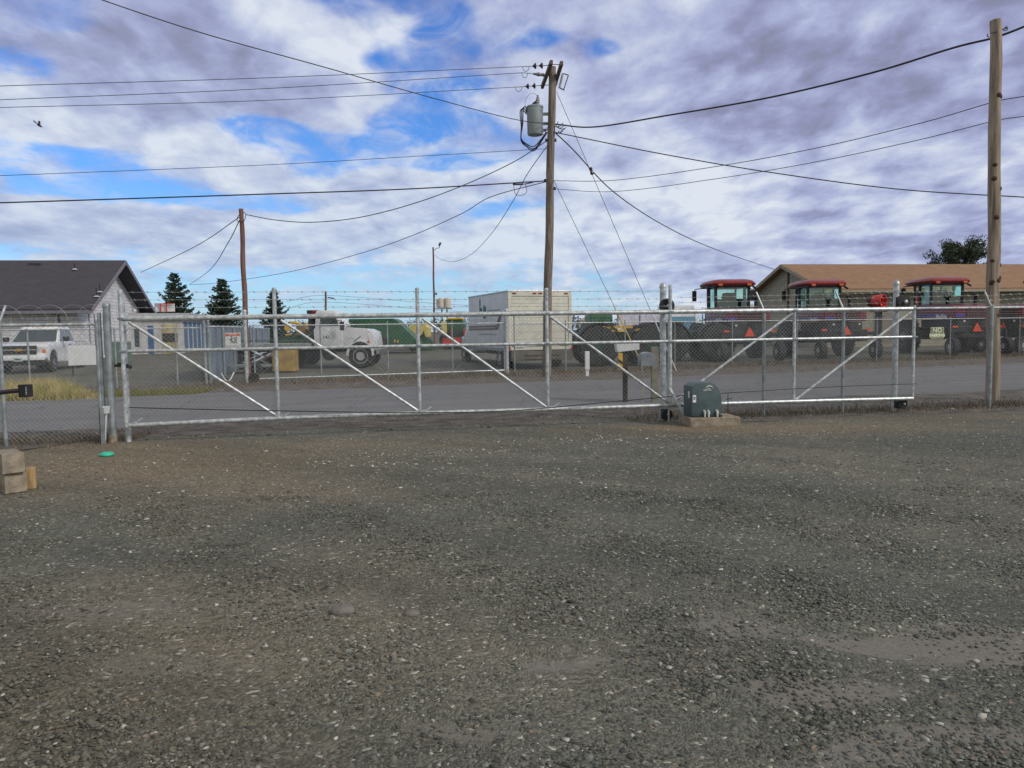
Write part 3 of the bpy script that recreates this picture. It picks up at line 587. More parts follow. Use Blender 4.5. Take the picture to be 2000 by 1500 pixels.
# --- fixed fence left of the gate
def fence_run(name, lab, posts, A, B, H, strands, railr=.021, meshm=wirem, post_r=.024, arms=None, bottom_rail=False, grp=None, top_posts=None, mesh_w=.068, mr_=.0017):
    t = thing(name, lab, 'fence', tuple(A), world=True, group=grp); n_ = (B - A).normalized()
    MB().bar(up(A, A.z + H), up(B, B.z + H), railr, n=10).build('top_rail', galv, t, smooth=True)
    if bottom_rail: MB().bar(up(A, A.z + .08), up(B, B.z + .08), railr, n=8).build('bottom_rail', galv, t, smooth=True)
    m = MB(); chainlink(m, A, B, .05, H + .03, mesh_w, mr_); m.build('chain_link_mesh', meshm, t)
    for p, h in posts: MB().bar(p - Vector((0, 0, .1)), up(p, p.z + h), post_r, n=10).build('post', galvd, t, smooth=True)
    if arms:
        for a, b_ in arms: MB().bar(a, b_, .017, n=8).build('barb_arm', galv, t)
    for a, b_ in strands: m = MB(); barbed(m, a, b_); m.build('barbed_wire', wirem, t)
    return t
LA = gb(-160, .18); LB = gb(203, .18); pz = gb(8, .16)
q = at(3, 596, pz.y + .1); q2 = up(pz, 1.80)
lf_ = fence_run('yard_fence', 'chain link fence with coiled wire left of the gate in front of the white pickup', [(pz, 1.80), (gb(203, .18), 1.95), (gb(197, .18), 1.85)], LA, LB, 1.78, [(up(LA, 1.88), up(LB, 1.88))], arms=[(q2, up(pz, 1.8) + Vector((.035, .12, .27)))], post_r=.028)
m = MB(); pts = []
for i in range(260):
    t_ = i / 259; a = t_ * 2 * math.pi * 8.2; c_ = LA.lerp(LB, t_); pts.append(up(c_, 1.90 + .17 * math.cos(a)) + GD * .16 * math.sin(a) + GN * (.05 * math.cos(a * .5)))
m.tube(pts, .0026, 4); m.build('razor_coil', wirem, lf_)
# --- fixed fence right of the gate and behind its tail
RA = gb(1330, .42); RB = gb(2140, .42); e_, f_, h_ = gb(1491, .40), gb(1645, .40), gb(1932, .36)
st_ = []
for dz, dx in ((.14, -.05), (.24, -.11), (.33, -.17)):
    for a, b_ in ((gb(1330, .4), h_), (h_, RB)): st_.append((up(a, 1.80 + dz) - GN * (-dx), up(b_, 1.9 + dz) - GN * (-dx)))
arms = [(up(p, 1.88), up(p, 2.22) + GD * -.13 + GN * -.06) for p in (e_, f_, h_)]
rf = fence_run('yard_fence', 'chain link fence with slanted barb arms right of the gate and behind its tail', [(e_, 1.9), (f_, 1.9), (h_, 1.93)], RA, RB, 1.90, st_, arms=arms, post_r=.03)
# NO PARKING sign
sgn = mat('sign_olive', (.20, .235, .13), .5, .2, .15, 8, 0, 40, .2); p = inter(1828, 650, RA, RB) + GN * .03
t = thing('parking_sign', 'small olive green NO PARKING sign wired to the fence right of the gate', 'sign', tuple(p), math.atan2(GD.y, GD.x))
MB().box((0, 0, 0), (.285, .004, .215)).build('panel', sgn, t); MB().box((0, -.004, .1), (.275, .003, .006)).box((0, -.004, -.1), (.275, .003, .006)).box((-.135, -.004, 0), (.006, .003, .2)).box((.135, -.004, 0), (.006, .003, .2)).build('border', mat('sign_cream', (.75, .77, .58), .5), t)
text('NO', .125, _m['sign_cream'], t, (0, -.004, .045), (1, 0, 0), (0, 0, 1), bold=.003); text('PARKING', .078, _m['sign_cream'], t, (0, -.004, -.048), (1, 0, 0), (0, 0, 1), bold=.004)
# --- small things by the left posts
p = gnd(205, 867); pvc = _m['pvc_white']
t = thing('scoop_stake', 'thin white stake with a tapered white scoop head beside the dull left post', 'stake', tuple(p), world=True); q = at(207.5, 800, p.y)
MB().bar(p, up(q, q.z), .012, n=8).build('rod', pvc, t); MB().prism([(-.045, .10), (.045, .10), (.03, 0), (-.03, 0)], -.02, .02, 'y'); m = MB().prism([(q.x - .048, q.z + .05), (q.x + .048, q.z + .05), (q.x + .03, q.z - .06), (q.x - .03, q.z - .06)], q.y - .03, q.y + .03, 'y'); m.build('scoop_head', white, t, bevel=.006)
p = gnd(200, 868); q = at(197, 797, p.y); solo(MB().slab((p.x - .03, p.y, 0), (p.x + .035, p.y, 0), (q.x + .035, q.y, q.z), (q.x - .03, q.y, q.z), .025).slab((p.x - .03, p.y, 0), (q.x - .03, q.y, q.z), (q.x - .03, q.y + .05, q.z), (p.x - .03, p.y + .05, 0), .01), 'channel_stake', galvd, 'flat grey metal channel stake left of the white scoop topped stake', 'stake', loc=p)
p = gnd(209, 891); bm_ = MB().lathe((p.x, p.y, .01), [(0, .085), (.012, .09), (.03, .085), (.045, .06), (.05, 0)], 'z', 24); o_ = solo(bm_, 'plastic_lid', mat('teal_plastic', (.03, .48, .30), .4), 'bright teal plastic lid lying on the dirt near the left posts', 'lid', loc=p)
# concrete blocks, wood block, keypad arm at the left edge
rb = .5
def cblock(c_, sz, rz, lab, m_):
    x_, y_, z_ = sz; h = MB(); w_ = .032
    h.prism([(-x_ / 2, -z_ / 2), (x_ / 2, -z_ / 2), (x_ / 2, z_ / 2), (-x_ / 2, z_ / 2)], -y_ / 2, y_ / 2, 'y')
    o_ = h.build('concrete_block', m_, bevel=.006); o_.location = c_; o_.rotation_euler = (0, 0, rz); return tag(o_, lab, 'concrete block', 'blocks stacked at the left edge')
p = gnd(20, 968); yb = p.y + .12; xb = lambda px, y: (px - 1000) / 1500 * y
cblock((xb(12, yb) - .13, yb + .14, .105), (.40, .20, .205), -.70, 'lower concrete block of the stack at the left edge', conc)
cblock((xb(24, yb) - .16, yb + .10, .318), (.40, .20, .205), -.78, 'upper concrete block of the stack at the left edge', conc)
m = MB().box((0, 0, .11), (.09, .14, .22)); o_ = m.build('wood_block', mat('split_wood', (.40, .27, .13), .8, 0, .25, 6, .5, 40, stretch=(6, 6, .5)), bevel=.008); o_.location = (xb(46, yb + .24), yb + .26, 0); o_.rotation_euler = (0, 0, .5); tag(o_, 'short yellowish wood block standing behind the stacked concrete blocks', 'wood block')
yk = yb - .02; t = thing('keypad_pedestal', 'black gooseneck arm with a small black keypad box reaching in from the left edge', 'keypad', (xb(-80, yk), yk, 0), world=True)
pts = crom([(xb(-80, yk), yk, 0), (xb(-80, yk), yk, .75), (xb(-60, yk), yk, at(0, 772, yk).z - .03), (xb(-20, yk), yk, at(0, 769, yk).z), (xb(20, yk), yk, at(20, 764, yk).z), (xb(42, yk), yk, at(42, 763, yk).z)], 8); MB().tube(pts, .024, 10).build('arm', mat('brown_black_paint', (.035, .022, .03), .45), t, smooth=True)
q = at(50, 763, yk); MB().box(q, (.095, .09, .128), -.25).build('reader_box', blackm, t, bevel=.006); m = MB()
for i in range(5): m.box((q.x + .034, q.y - .052, q.z - .03 + i * .016), (.016, .004, .007), -.25)
m.build('key_marks', logow, t)
# ================================================================ NEAR ROAD EDGE: mailboxes, markers
p = gnd(1277, 786); t = thing('mailbox', 'grey rounded rural mailbox on a squared wooden post', 'mailbox', tuple(p), world=True); zt = at(1277, 677, p.y).z
MB().box((p.x + .02, p.y, zt / 2), (.15, .12, zt)).build('post', mat('weathered_post', (.24, .23, .17), .85, 0, .2, 6, .5, 40, .4), t, bevel=.01)
q = at(1262, 702, p.y - .14); prf = [(-.15, -.13), (.15, -.13), (.15, .06), (.12, .12), (.05, .155), (-.05, .155), (-.12, .12), (-.15, .06)]; m = MB().prism([(q.x - .0 + a, q.z + b_) for a, b_ in prf], q.y - .26, q.y + .22, 'y'); m.build('box_body', mat('mailbox_grey', (.27, .30, .33), .45, .4, .1), t, bevel=.012, smooth=True)
m = MB().prism([(q.x + a * .96, q.z + b_ * .96) for a, b_ in prf], q.y - .268, q.y - .261, 'y'); m.box((q.x, q.y - .275, q.z + .10), (.04, .015, .03)); m.build('door', mat('mailbox_door', (.30, .33, .36), .45, .4, .1), t)
p = gnd(1221, 786); t = thing('newspaper_box', 'white slanted newspaper box on a dark wooden post with striped marker', 'newspaper box', tuple(p), world=True); zt = at(1221, 676, p.y).z
MB().box((p.x, p.y, zt / 2), (.1, .1, zt)).build('post', mat('dark_post', (.07, .06, .05), .9, 0, .3, 6, .4), t, bevel=.008)
a, b_, c_, d_ = at(1206, 688, p.y - .1), at(1249, 683, p.y - .1), at(1249, 671, p.y - .1), at(1203, 671, p.y - .1); dv = Vector((0, .35, 0)); m = MB(); m.add([a, b_, c_, d_, a + dv, b_ + dv, c_ + dv, d_ + dv], [(0, 1, 2, 3), (7, 6, 5, 4), (0, 4, 5, 1), (1, 5, 6, 2), (2, 6, 7, 3), (3, 7, 4, 0)]); m.build('box_body', white, t, bevel=.01)
yh = p.y - .07; a, b_ = at(1208, 722, yh), at(1216, 689, yh); MB().box(((a.x + b_.x) / 2, yh, (a.z + b_.z) / 2), (abs(b_.x - a.x), .012, b_.z - a.z)).build('marker_plate', yel, t)
for zc in (.38, .92):
    z0 = a.z + (b_.z - a.z) * zc; hw = abs(b_.x - a.x) / 2; xc = (a.x + b_.x) / 2; MB().add([(xc - hw, yh - .009, z0 + .03), (xc + hw, yh - .009, z0 - .03), (xc + hw, yh - .009, z0 + .03), (xc - hw, yh - .009, z0 + .09)], [(0, 1, 2, 3)]).build('marker_stripe', blackm, t) if zc < .9 else None
p = gnd(1254, 812); q = at(1254, 708, p.y); solo(MB().tube([p, p.lerp(q, .5) + Vector((.008, 0, 0)), q], .014, 7), 'thin_post', mat('rusty_white', (.42, .38, .33), .8, 0, .3, 9, 0, 40, .5), 'thin rusty white rod standing just behind the gate left of the operator', 'rod', loc=p)
p = gnd(1147, 735); q = at(1147, 690, p.y); t = thing('utility_marker', 'short pale white flat utility marker post beyond the road', 'marker post', tuple(p), world=True); MB().box((p.x, p.y, (q.z + .15) / 2 + .07), (.155, .09, q.z - .15), .2).build('upper_body', white, t, bevel=.02); MB().box((p.x, p.y, .1), (.11, .06, .2), .2).build('lower_body', white, t, bevel=.01)
p = gnd(455, 744); solo(MB().tube(crom([at(432, 729, p.y + .3), at(442, 744, p.y + .05), at(449, 742, p.y), at(457, 727, p.y + .25)], 5), .025, 8), 'bent_pipe', white, 'bent white plastic pipe lying on the far road verge', 'pipe', loc=p, smooth=True)
# ================================================================ FAR FENCE AND FAR ROLLING GATE
def l2(px, off=0):
    A, B = Vector((0, 28.5 + off, 0)), Vector((10, 32.5 + off, 0)); p = inter(px, 700, A, B); p.z = g(p.x, p.y); return p
st2 = lambda A, B, H, n_: [(up(A, A.z + H + .1 + .12 * i), up(B, B.z + H + .1 + .12 * i)) for i in range(n_)]
A, B = l2(-120), l2(392); ps = [(l2(x_), 1.85) for x_ in (52, 345)]
fence_run('street_fence', 'far chain link fence section beyond the road in front of the white pickup', [(l2(56), 1.85), (l2(226), 1.85), (l2(345), 1.85)], A, B, 1.82, [], post_r=.028, mr_=.0016)
p = l2(401); pipe_post(p, 2.25, .05, galvd, lab='far grey post at the left end of the far gate run near the blue fence')
p = l2(409, .4); pipe_post(p, 2.05, .045, galvd, lab='shorter far post just right of the left far gate post')
p = l2(481); pipe_post(p, 2.35, .06, galv, lab='far galvanized post standing left of the reddish wood pole foot')
A, B = l2(408), l2(474); fence_run('street_fence', 'short far chain link section between two far posts carrying the warning sign', [], A, B, 1.85, [], mr_=.0016)
A, B = l2(497), l2(985); A.z += .05; B.z += .05
fg = fence_run('rolling_gate', 'long low chain link rolling gate beyond the road in front of the white truck', [(A, 1.85), (l2(627), 1.95), (l2(758), 1.98), (l2(884), 1.98), (B, 1.85)], A, B, 1.82, [], bottom_rail=True, mr_=.0016)
fg['category'] = 'gate'
mb = MB().lathe(up(A, .16) + Vector((0, -.12, 0)), [(-.03, .12), (-.03, .17), (.03, .17), (.03, .12)], 'y', 20); mb.build('wheel', tyrem, fg)
for a_, b_ in ((497, 627), (758, 627), (884, 985)):
    pa, pb = l2(a_), l2(b_); MB().bar(up(pa, pa.z + .12), up(pb, pb.z + 1.82), .006, n=5).build('truss_rod', galvd, fg)
p = l2(990); pipe_post(p, 2.35, .075, galv, lab='thick far post at the right end of the far rolling gate')
A, B = l2(1003), l2(1175); C_ = l2(1560); fence_run('street_fence', 'far chain link section behind the centre pole in front of the box truck', [(l2(1005), 2.2), (l2(1105), 1.95)], A, B, 1.85, st2(A, B, 1.85, 2), mr_=.0016)
A, B = l2(1177), l2(1560); fence_run('street_fence', 'far chain link section behind the mailboxes in front of the big tyred sprayer', [(l2(x_), 1.95) for x_ in (1221, 1318, 1430, 1556)], A, B, 1.85, st2(A, B, 1.85, 3), mr_=.0016)
A, B = l2(1562), l2(2150); fence_run('street_fence', 'far chain link section in front of the red windrowers at the right', [(l2(x_), 1.95) for x_ in (1712, 1855, 1990)], A, B, 1.85, st2(A, B, 1.85, 3), mr_=.0016)
q = l2(454) + Vector((.06, -.06, 0)); q.z = at(455, 667, q.y).z; t = thing('warning_sign', 'white warning sign with orange red header and black figure on the far fence', 'sign', tuple(q))
MB().box((0, 0, 0), (.50, .006, .56)).build('panel', white, t, bevel=.002); MB().box((0, -.005, .215), (.46, .004, .075)).build('header', mat('warning_orange', (.62, .10, .03), .5), t)
text('WARNING', .062, logow, t, (0, -.0075, .215), (1, 0, 0), (0, 0, 1)); m = MB()
m.tube([(-.05, -.006, .12), (-.06, -.006, .06), (-.02, -.006, .02), (-.08, -.006, -.05)], .013, 6).tube([(-.12, -.006, .05), (-.04, -.006, .07), (.02, -.006, .10)], .011, 6).tube([(-.02, -.006, .02), (.03, -.006, -.06)], .012, 6).lathe((-.03, -.006, .15), [(-.004, .02), (.004, .02)], 'y', 12)
for i in range(3): m.box((.05 + i * .035, -.006, .04), (.014, .004, .18 + .02 * i))
m.build('figure', blackm, t); m = MB()
for i in range(4): m.box((-.02 if i % 2 else 0, -.005, -.12 - i * .032), (.40 if i % 2 else .44, .003, .010))
m.build('small_print', mat('print_grey', (.3, .3, .3), .6), t)
# ================================================================ POLES AND WIRES
def pole(base, top, r0, r1, m_, lab, cat='utility pole', parts=None, knots=0):
    t = thing('utility_pole', lab, cat, tuple(base), world=True); pts = [base.lerp(top, i / 18) + Vector((.012 * math.sin(i * .9), .01 * math.cos(i * 1.3), 0)) * (0 if i in (0,) else 1) for i in range(19)]; pts[0] = base - Vector((0, 0, .3))
    MB().tube(pts, 0, 20, radii=[r0 + (r1 - r0) * i / 18 + .003 * math.sin(i * 2.1) for i in range(19)]).build('shaft', m_, t, smooth=True)
    if knots:
        for i in range(knots):
            f = .2 + .7 * random.random(); c_ = base.lerp(top, f); rr = r0 + (r1 - r0) * f; a = -math.pi / 2 + random.uniform(-1.1, 1.1); d = Vector((math.cos(a), math.sin(a), 0)); MB().lathe(c_ + d * (rr - .012), [(0, .055), (.018, .04), (.026, .015)], d, 9).build('knot', mat('knot_wood', (.07, .035, .025), .9), t, smooth=True)
    return t
cb = gnd(1067, 736); ct = at(1079, 131, cb.y - .15); CPOLE = pole(cb, ct, .155, .12, wood, 'tall weathered central utility pole with crossarms and transformer')
def onpole(py): 
    f = 0
    for i in range(40):
        f = i / 39; q = cb.lerp(ct, f); d = q - CP; y = 750 - F_PX * d.dot(Uv) / d.dot(Fv)
        if y < py: break
    return q
for s_, ya in ((-.19, 0), (.19, .0)):
    a_, b_ = at(1077 if s_ < 0 else 1097, 121 if s_ < 0 else 123, ct.y - 1.15), at(1059 if s_ < 0 else 1083, 170 if s_ < 0 else 168, ct.y + 1.15)
    d = (b_ - a_).normalized(); sd_ = Vector((d.y, -d.x, 0)).normalized() * .05; u_ = Vector((0, 0, .065)); m = MB(); m.add([a_ - sd_ - u_, a_ + sd_ - u_, a_ + sd_ + u_, a_ - sd_ + u_, b_ - sd_ - u_, b_ + sd_ - u_, b_ + sd_ + u_, b_ - sd_ + u_], [(0, 1, 2, 3), (7, 6, 5, 4), (0, 4, 5, 1), (1, 5, 6, 2), (2, 6, 7, 3), (3, 7, 4, 0)]); m.build('crossarm', woodd, CPOLE, bevel=.01)
    if s_ < 0: armL = (a_, b_)
    else: armR = (a_, b_)
for f in (.08, .5, .93): MB().bar(armL[0].lerp(armL[1], f) - Vector((.06, 0, 0)), armR[0].lerp(armR[1], f) + Vector((.08, 0, 0)), .012).build('through_bolt', darksteel, CPOLE)
insm = mat('insulator_brown', (.06, .025, .035), .25)
ends = []
for (px, py, f) in ((1030, 130, .12), (1028, 142, .5), (1016, 170, .93)):
    a_ = armL[0].lerp(armL[1], f) - Vector((.05, 0, 0)); b_ = at(px - 6, py, a_.y - .1); d = (b_ - a_); MB().bar(a_, b_, .014).build('strain_rod', galvd, CPOLE)
    m = MB(); dn = d.normalized()
    for j in range(2 if f != .5 else 1): m.lathe(a_ + d * (.28 + .27 * j), [(-.03, .03), (-.02, .085), (0, .1), (.05, .045), (.08, .03)] if f != .5 else [(-.18, .03), (-.15, .06), (-.05, .045), (.0, .07), (.1, .045), (.2, .03)], dn, 14)
    m.build('insulator', insm if f != .5 else mat('insulator_grey', (.25, .22, .25), .4), CPOLE, smooth=True); ends.append(b_)
    MB().tube(crom([a_ + d * .8, a_ + d * .85 + Vector((0, 0, -.12)), a_ + d * 1.0 + Vector((0, 0, -.14)), a_ + d * 1.08], 5), .009, 5).build('dead_end_clamp', darksteel, CPOLE)
# fuse cutout on the right
q = onpole(178) + Vector((.2, 0, .02)); m = MB().bar(q - Vector((.2, 0, 0)), q, .015).bar(q + Vector((.04, 0, -.16)), q + Vector((.16, 0, .3)), .038, n=10); m.build('cutout_body', mat('porcelain_grey', (.38, .38, .40), .3), CPOLE)
MB().bar(q + Vector((.16, 0, .3)), q + Vector((.34, 0, .24)), .018).bar(q + Vector((.34, 0, .24)), q + Vector((.18, 0, -.22)), .016).bar(q + Vector((.04, 0, -.16)), q + Vector((.2, 0, -.24)), .02).build('cutout_frame', darksteel, CPOLE)
# transformer
tx = at(1045, 236, cb.y - .1); TR = thing('transformer', 'grey cylindrical pole transformer hung left of the central pole top', 'transformer', tuple(tx), world=True); trm = mat('transformer_grey', (.27, .31, .32), .45, .1, .1, 5, 0, 40, .12)
MB().lathe(tx, [(-.47, .0), (-.47, .22), (-.46, .245), (-.42, .26), (.40, .272), (.41, .285), (.45, .285), (.47, .27), (.50, .15), (.51, 0)], 'z', 32).build('tank', trm, TR, smooth=True)
for dz in (.22, -.09): MB().box((tx.x + .36, tx.y + .02, tx.z + dz), (.30, .06, .09)).build('bracket', trm, TR)
MB().lathe((tx.x + .10, tx.y, tx.z + .5), [(0, .045), (.08, .05), (.09, .07), (.14, .05), (.16, .068), (.2, .045), (.24, .05), (.34, .02)], 'z', 12).build('bushing', _m['porcelain_grey'], TR, smooth=True)
MB().prism([(tx.x - .1, tx.z + .5), (tx.x + .11, tx.z + .5), (tx.x + .12, tx.z + .78), (tx.x + .08, tx.z + .80), (tx.x + .02, tx.z + .64), (tx.x - .08, tx.z + .58)], tx.y - .02, tx.y + .03, 'y').build('arrester_bracket', darksteel, TR)
for i in range(3):
    a_ = Vector((tx.x - .27, tx.y - .1 + .1 * i, tx.z + .28 - .02 * i)); w0 = onpole(266); o2 = .05 * i
    MB().tube(crom([a_, a_ + Vector((-.05 - o2, 0, .16)), a_ + Vector((-.12 - o2, 0, .06)), a_ + Vector((-.14 - o2 * .5, 0, -.4)), a_ + Vector((-.2, 0, -.85)), a_ + Vector((-.02, 0, -1.05)), a_ + Vector((.25, 0, -1.12 - .03 * i)), w0 + Vector((-.15, -.05, -.02 * i))], 7), .017, 6).build('secondary_lead', cablem, TR, smooth=True)
MB().tube(crom([(tx.x + .1, tx.y, tx.z + .8), (tx.x - .1, tx.y, tx.z + .9), (tx.x - .3, tx.y, tx.z + .7), (tx.x - .32, tx.y, tx.z + .45)], 6), .006, 5).build('jumper_wire', cablem, TR)
m = MB(); w0 = onpole(268)
for i in range(16):
    p = w0 + Vector((random.uniform(-.62, -.1), random.uniform(-.15, .05), random.uniform(-.08, .12))); q = p + Vector((random.uniform(-.3, .3), 0, random.uniform(-.12, .12))); m.tube(crom([p, p.lerp(q, .5) + Vector((0, 0, -.05)), q], 4), .011, 5)
for i in range(9):
    p = w0 + Vector((random.uniform(.08, .2), -.1, random.uniform(-.1, .2))); q = p + Vector((random.uniform(.1, .35), 0, random.uniform(-.1, .18))); m.tube(crom([p, p.lerp(q, .5) + Vector((0, 0, -.06)), q], 4), .012, 5)
m.build('splice_bundle', cablem, CPOLE)
for py, dx_ in ((283, -.16), (290, .14), (357, -.17), (380, .15)): q = onpole(py); MB().box(q + Vector((dx_, -.02, 0)), (.08, .05, .1)).build('wire_clamp', darksteel, CPOLE)
q = onpole(700); 
rbz = gnd(1938, 782); rtp = at(1945, 40, rbz.y); RPOLE = pole(rbz, rtp, .132, .105, mat('fresh_pole_wood', (.32, .255, .195), .85, 0, .32, 4, .6, 30, .25, stretch=(4, 4, .3)), 'tall pale knotty wooden utility pole at the right edge', knots=16)
a_ = at(1933, 68, rbz.y - .05); MB().bar(a_ - Vector((.02, .1, 0)), at(1965, 55, rbz.y), .014).tube(crom([at(1930, 66, rbz.y - .13), at(1928, 70, rbz.y - .13), at(1932, 73, rbz.y - .13)], 4), .01, 5).tube(crom([at(1958, 58, rbz.y), at(1966, 52, rbz.y), at(1967, 58, rbz.y), at(1960, 60, rbz.y)], 4), .01, 5).build('eye_bolt', darksteel, RPOLE)
lb_ = gnd(484, 741); ltp = at(471, 408, lb_.y); LPOLE = pole(lb_, ltp, .10, .075, woodr, 'plain reddish wooden pole leaning left beyond the road')
MB().tube(crom([at(469, 417, ltp.y), at(463, 427, ltp.y - .1), at(466, 433, ltp.y - .12), at(476, 432, ltp.y - .12), at(480, 420, ltp.y - .1), at(476, 414, ltp.y)], 5), .012, 5).build('wire_loop', cablem, LPOLE)
fb = gnd(849, 672); ft = at(846, 483, fb.y); FPOLE = pole(fb, ft, .10, .07, woodr, 'thin reddish pole with a tilted floodlight in the far yard', 'light pole')
MB().tube(crom([at(848, 489, fb.y), at(853, 485, fb.y), at(858, 484, fb.y), at(859, 480, fb.y)], 4), .025, 6).build('lamp_bracket', darksteel, FPOLE); q = at(859, 477, fb.y); mm = MB().box(q, (.17, .2, .33), 0, 0, .5); mm.build('floodlight_head', mat('lamp_housing', (.05, .05, .1), .4), FPOLE, bevel=.02); MB().box(q + Vector((.07, -.02, .13)), (.09, .17, .06), 0, 0, .5).build('lamp_glass', mat('lamp_glass', (.4, .42, .45), .2), FPOLE)
MB().lathe(at(852, 574, fb.y - .1), [(-.08, .04), (-.05, .1), (.05, .1), (.08, .04)], 'y', 14).build('red_bell', mat('bell_red', (.22, .03, .04), .4), FPOLE, smooth=True)
hb = Vector(at(636, 640, 95)); hb.z = .48; ht = at(636, 569, 95); FARP = pole(hb, ht, .16, .12, woodr, 'small distant pole on the horizon above the white truck'); MB().bar(at(640, 581, 95), at(653, 583, 95), .08).build('side_arm', woodr, FARP)
def wire(lab, pxs, A, B, r, grp='overhead wires', ext=None, cat='wire', m_=cablem):
    pts = [inter(px, py, A, B) if isinstance(px, (int, float)) else px for px, py in pxs]; pts = crom(pts, 12); return solo(MB().tube(pts, r, 6), 'overhead_wire', m_, lab, cat, grp, loc=pts[0], smooth=True)
L = Vector
def far(px, py, Y): return at(px, py, Y)
for i, (lab, y0, ym, y1, yx) in enumerate((('uppermost of the three bare wires running left from the crossarm', 130, 152, 168, 176), ('middle of the three bare wires running left from the crossarm', 142, 173, 195, 204), ('lowest of the three bare wires running left from the crossarm', 170, 196, 210, 217))):
    A = ends[i]; B = at(0, y1, A.y - 4.6); m2 = inter(520, ym, A, B); wire(lab, [(A, 0), (520, ym), (0, y1), (-160, yx)], A, B, .0085)
q = onpole(246); B = at(200, 0, 15.5); wire('twisted service cable climbing to the upper left corner from the central pole', [(q, 0), (1000, 232), (840, 190), (640, 133), (400, 66), (200, 0), (90, -40)], q, B, .013)
q = onpole(250) + L((.12, 0, 0)); B = at(1905, 80, 16.4); wire('thick twisted cable rising right from the central pole to the right pole top', [(q, 0), (1160, 248), (1300, 226), (1500, 191), (1700, 143), (1860, 94), (1940, 74), (2000, 52), (2070, 20)], q, B, .022)
q = onpole(263) + L((.12, 0, 0)); B = at(2000, 385, 23); wire('cable descending gently right from the central pole passing behind the right pole', [(q, 0), (1150, 272), (1300, 302), (1500, 336), (1750, 369), (2000, 385), (2100, 390)], q, B, .016)
q = onpole(264) + L((.12, 0, 0)); B = at(1512, 526, 58); wire('service cable sagging from the central pole to the brown roofed building gable', [(q, 0), (1120, 293), (1200, 376), (1300, 442), (1400, 488), (1512, 526)], q, B, .02)
q = onpole(290) + L((-.12, 0, 0)); B = at(480, 419, ltp.y); wire('cable sagging from the central pole to the top of the reddish left pole', [(q, 0), (1000, 318), (900, 364), (800, 400), (700, 425), (610, 434), (540, 430), (480, 419)], q, B, .014)
q = onpole(292); B = at(0, 343, 22); wire('thin wire running left from just below the transformer', [(q, 0), (800, 306), (520, 322), (0, 343), (-160, 347)], q, B, .008)
q = onpole(358); B = at(0, 396, 22); wire('thickest dark cable running left from the middle of the central pole', [(q, 0), (800, 369), (520, 379), (250, 388), (0, 396), (-160, 400)], q, B, .019)
q = onpole(357); B = at(1930, 203, 16.5); wire('upper thin line rising right from the central pole to the right pole', [(q, 0), (1200, 352), (1400, 325), (1600, 288), (1800, 240), (1938, 200), (2000, 188), (2080, 172)], q, B, .009)
q = onpole(380); B = at(1930, 240, 16.5); wire('lower thin line rising right from the central pole to the right pole', [(q, 0), (1200, 374), (1400, 349), (1600, 315), (1800, 272), (1938, 237), (2000, 227), (2080, 212)], q, B, .008)
q = onpole(360); B = at(370, 556, 60); wire('long wire sloping down left from the central pole behind the reddish pole', [(q, 0), (960, 384), (900, 418), (800, 462), (700, 496), (560, 532), (430, 552), (370, 556)], q, B, .014)
q = onpole(290); B = at(850, 500, fb.y); wire('slack wire looping from the central pole down to the floodlight pole', [(q, 0), (1030, 340), (1000, 396), (960, 456), (920, 497), (885, 511), (860, 506), (849, 498)], q, B, .014)
q = at(468, 424, ltp.y); B = at(275, 532, 48); wire('wire from the reddish pole down to the dark roofed building gable', [(q, 0), (380, 482), (275, 532)], q, B, .016)
q = at(468, 430, ltp.y); B = at(370, 556, 62); wire('wire dropping steeply from the reddish pole toward the left spruce', [(q, 0), (445, 475), (410, 527), (370, 556)], q, B, .016)
for lab, ya, yb2 in (('upper distant wire near the horizon', 583, 577), ('lower distant wire near the horizon', 596, 590)):
    A = at(560, ya + 6, 95); wire(lab, [(A, 0), (636, yb2), (840, ya + 9), (1000, ya + 18)], A, at(1000, ya, 96), .018, 'distant wires')
# splice hardware below the transformer on the thick cable
m = MB(); q = inter(1012, 360, onpole(358), at(0, 396, 22)); m.tube(crom([q + L((-.15, 0, 0)), q + L((-.1, 0, -.3)), q + L((.1, 0, -.36)), q + L((.28, 0, -.25)), q + L((.24, 0, -.02))], 6), .009, 5).box(q, (.35, .05, .05)).bar(q + L((.2, 0, 0)), q + L((.5, 0, .06)), .018); solo(m, 'cable_splice', cablem, 'dark splice and wire loop hanging on the thickest cable beside the central pole', 'cable splice', loc=q)
def guy(lab, q, pts_px, anchor, gm_, lab2, gpts, r=.0085, gr=.022):
    A, B = q, anchor; o_ = wire(lab, [(q, 0), (anchor, 0)], A, B, r, 'guy wires', cat='guy wire', m_=cablem)
    a_, b_ = gpts; d = anchor - q; fa = (a_ - CP); 
    def onl(py):
        for i in range(200):
            p = q.lerp(anchor, i / 199); dd = p - CP
            if 750 - F_PX * dd.dot(Uv) / dd.dot(Fv) > py: return p
        return anchor
    pa, pb = onl(a_.z), onl(b_.z); solo(MB().bar(pa, pb, gr, n=8), 'guy_guard', gm_, lab2, 'guy guard', loc=pb, smooth=True)
q = onpole(186) + L((.15, 0, 0)); an = gnd(1322, 727); guy('steep guy wire from the central pole top down to the white guard', q, 0, an, white, 'long white guard sleeve on the outer guy wire', (L((0, 0, 614)), L((0, 0, 722))))
q = onpole(358) + L((.12, 0, 0)); an = gnd(1262, 728); guy('lower guy wire from the middle of the central pole to the yellow guard', q, 0, an, yelp, 'long yellow guard sleeve on the inner guy wire', (L((0, 0, 594)), L((0, 0, 712))))
q = L(inter(1155, 334, onpole(186), gnd(1322, 727))); solo(MB().lathe(q, [(-.13, .03), (-.1, .07), (0, .045), (.1, .07), (.13, .03)], (.3, 0, -1), 10), 'guy_insulator', insm, 'small dark insulator partway down the steep outer guy wire', 'insulator', loc=q, smooth=True)
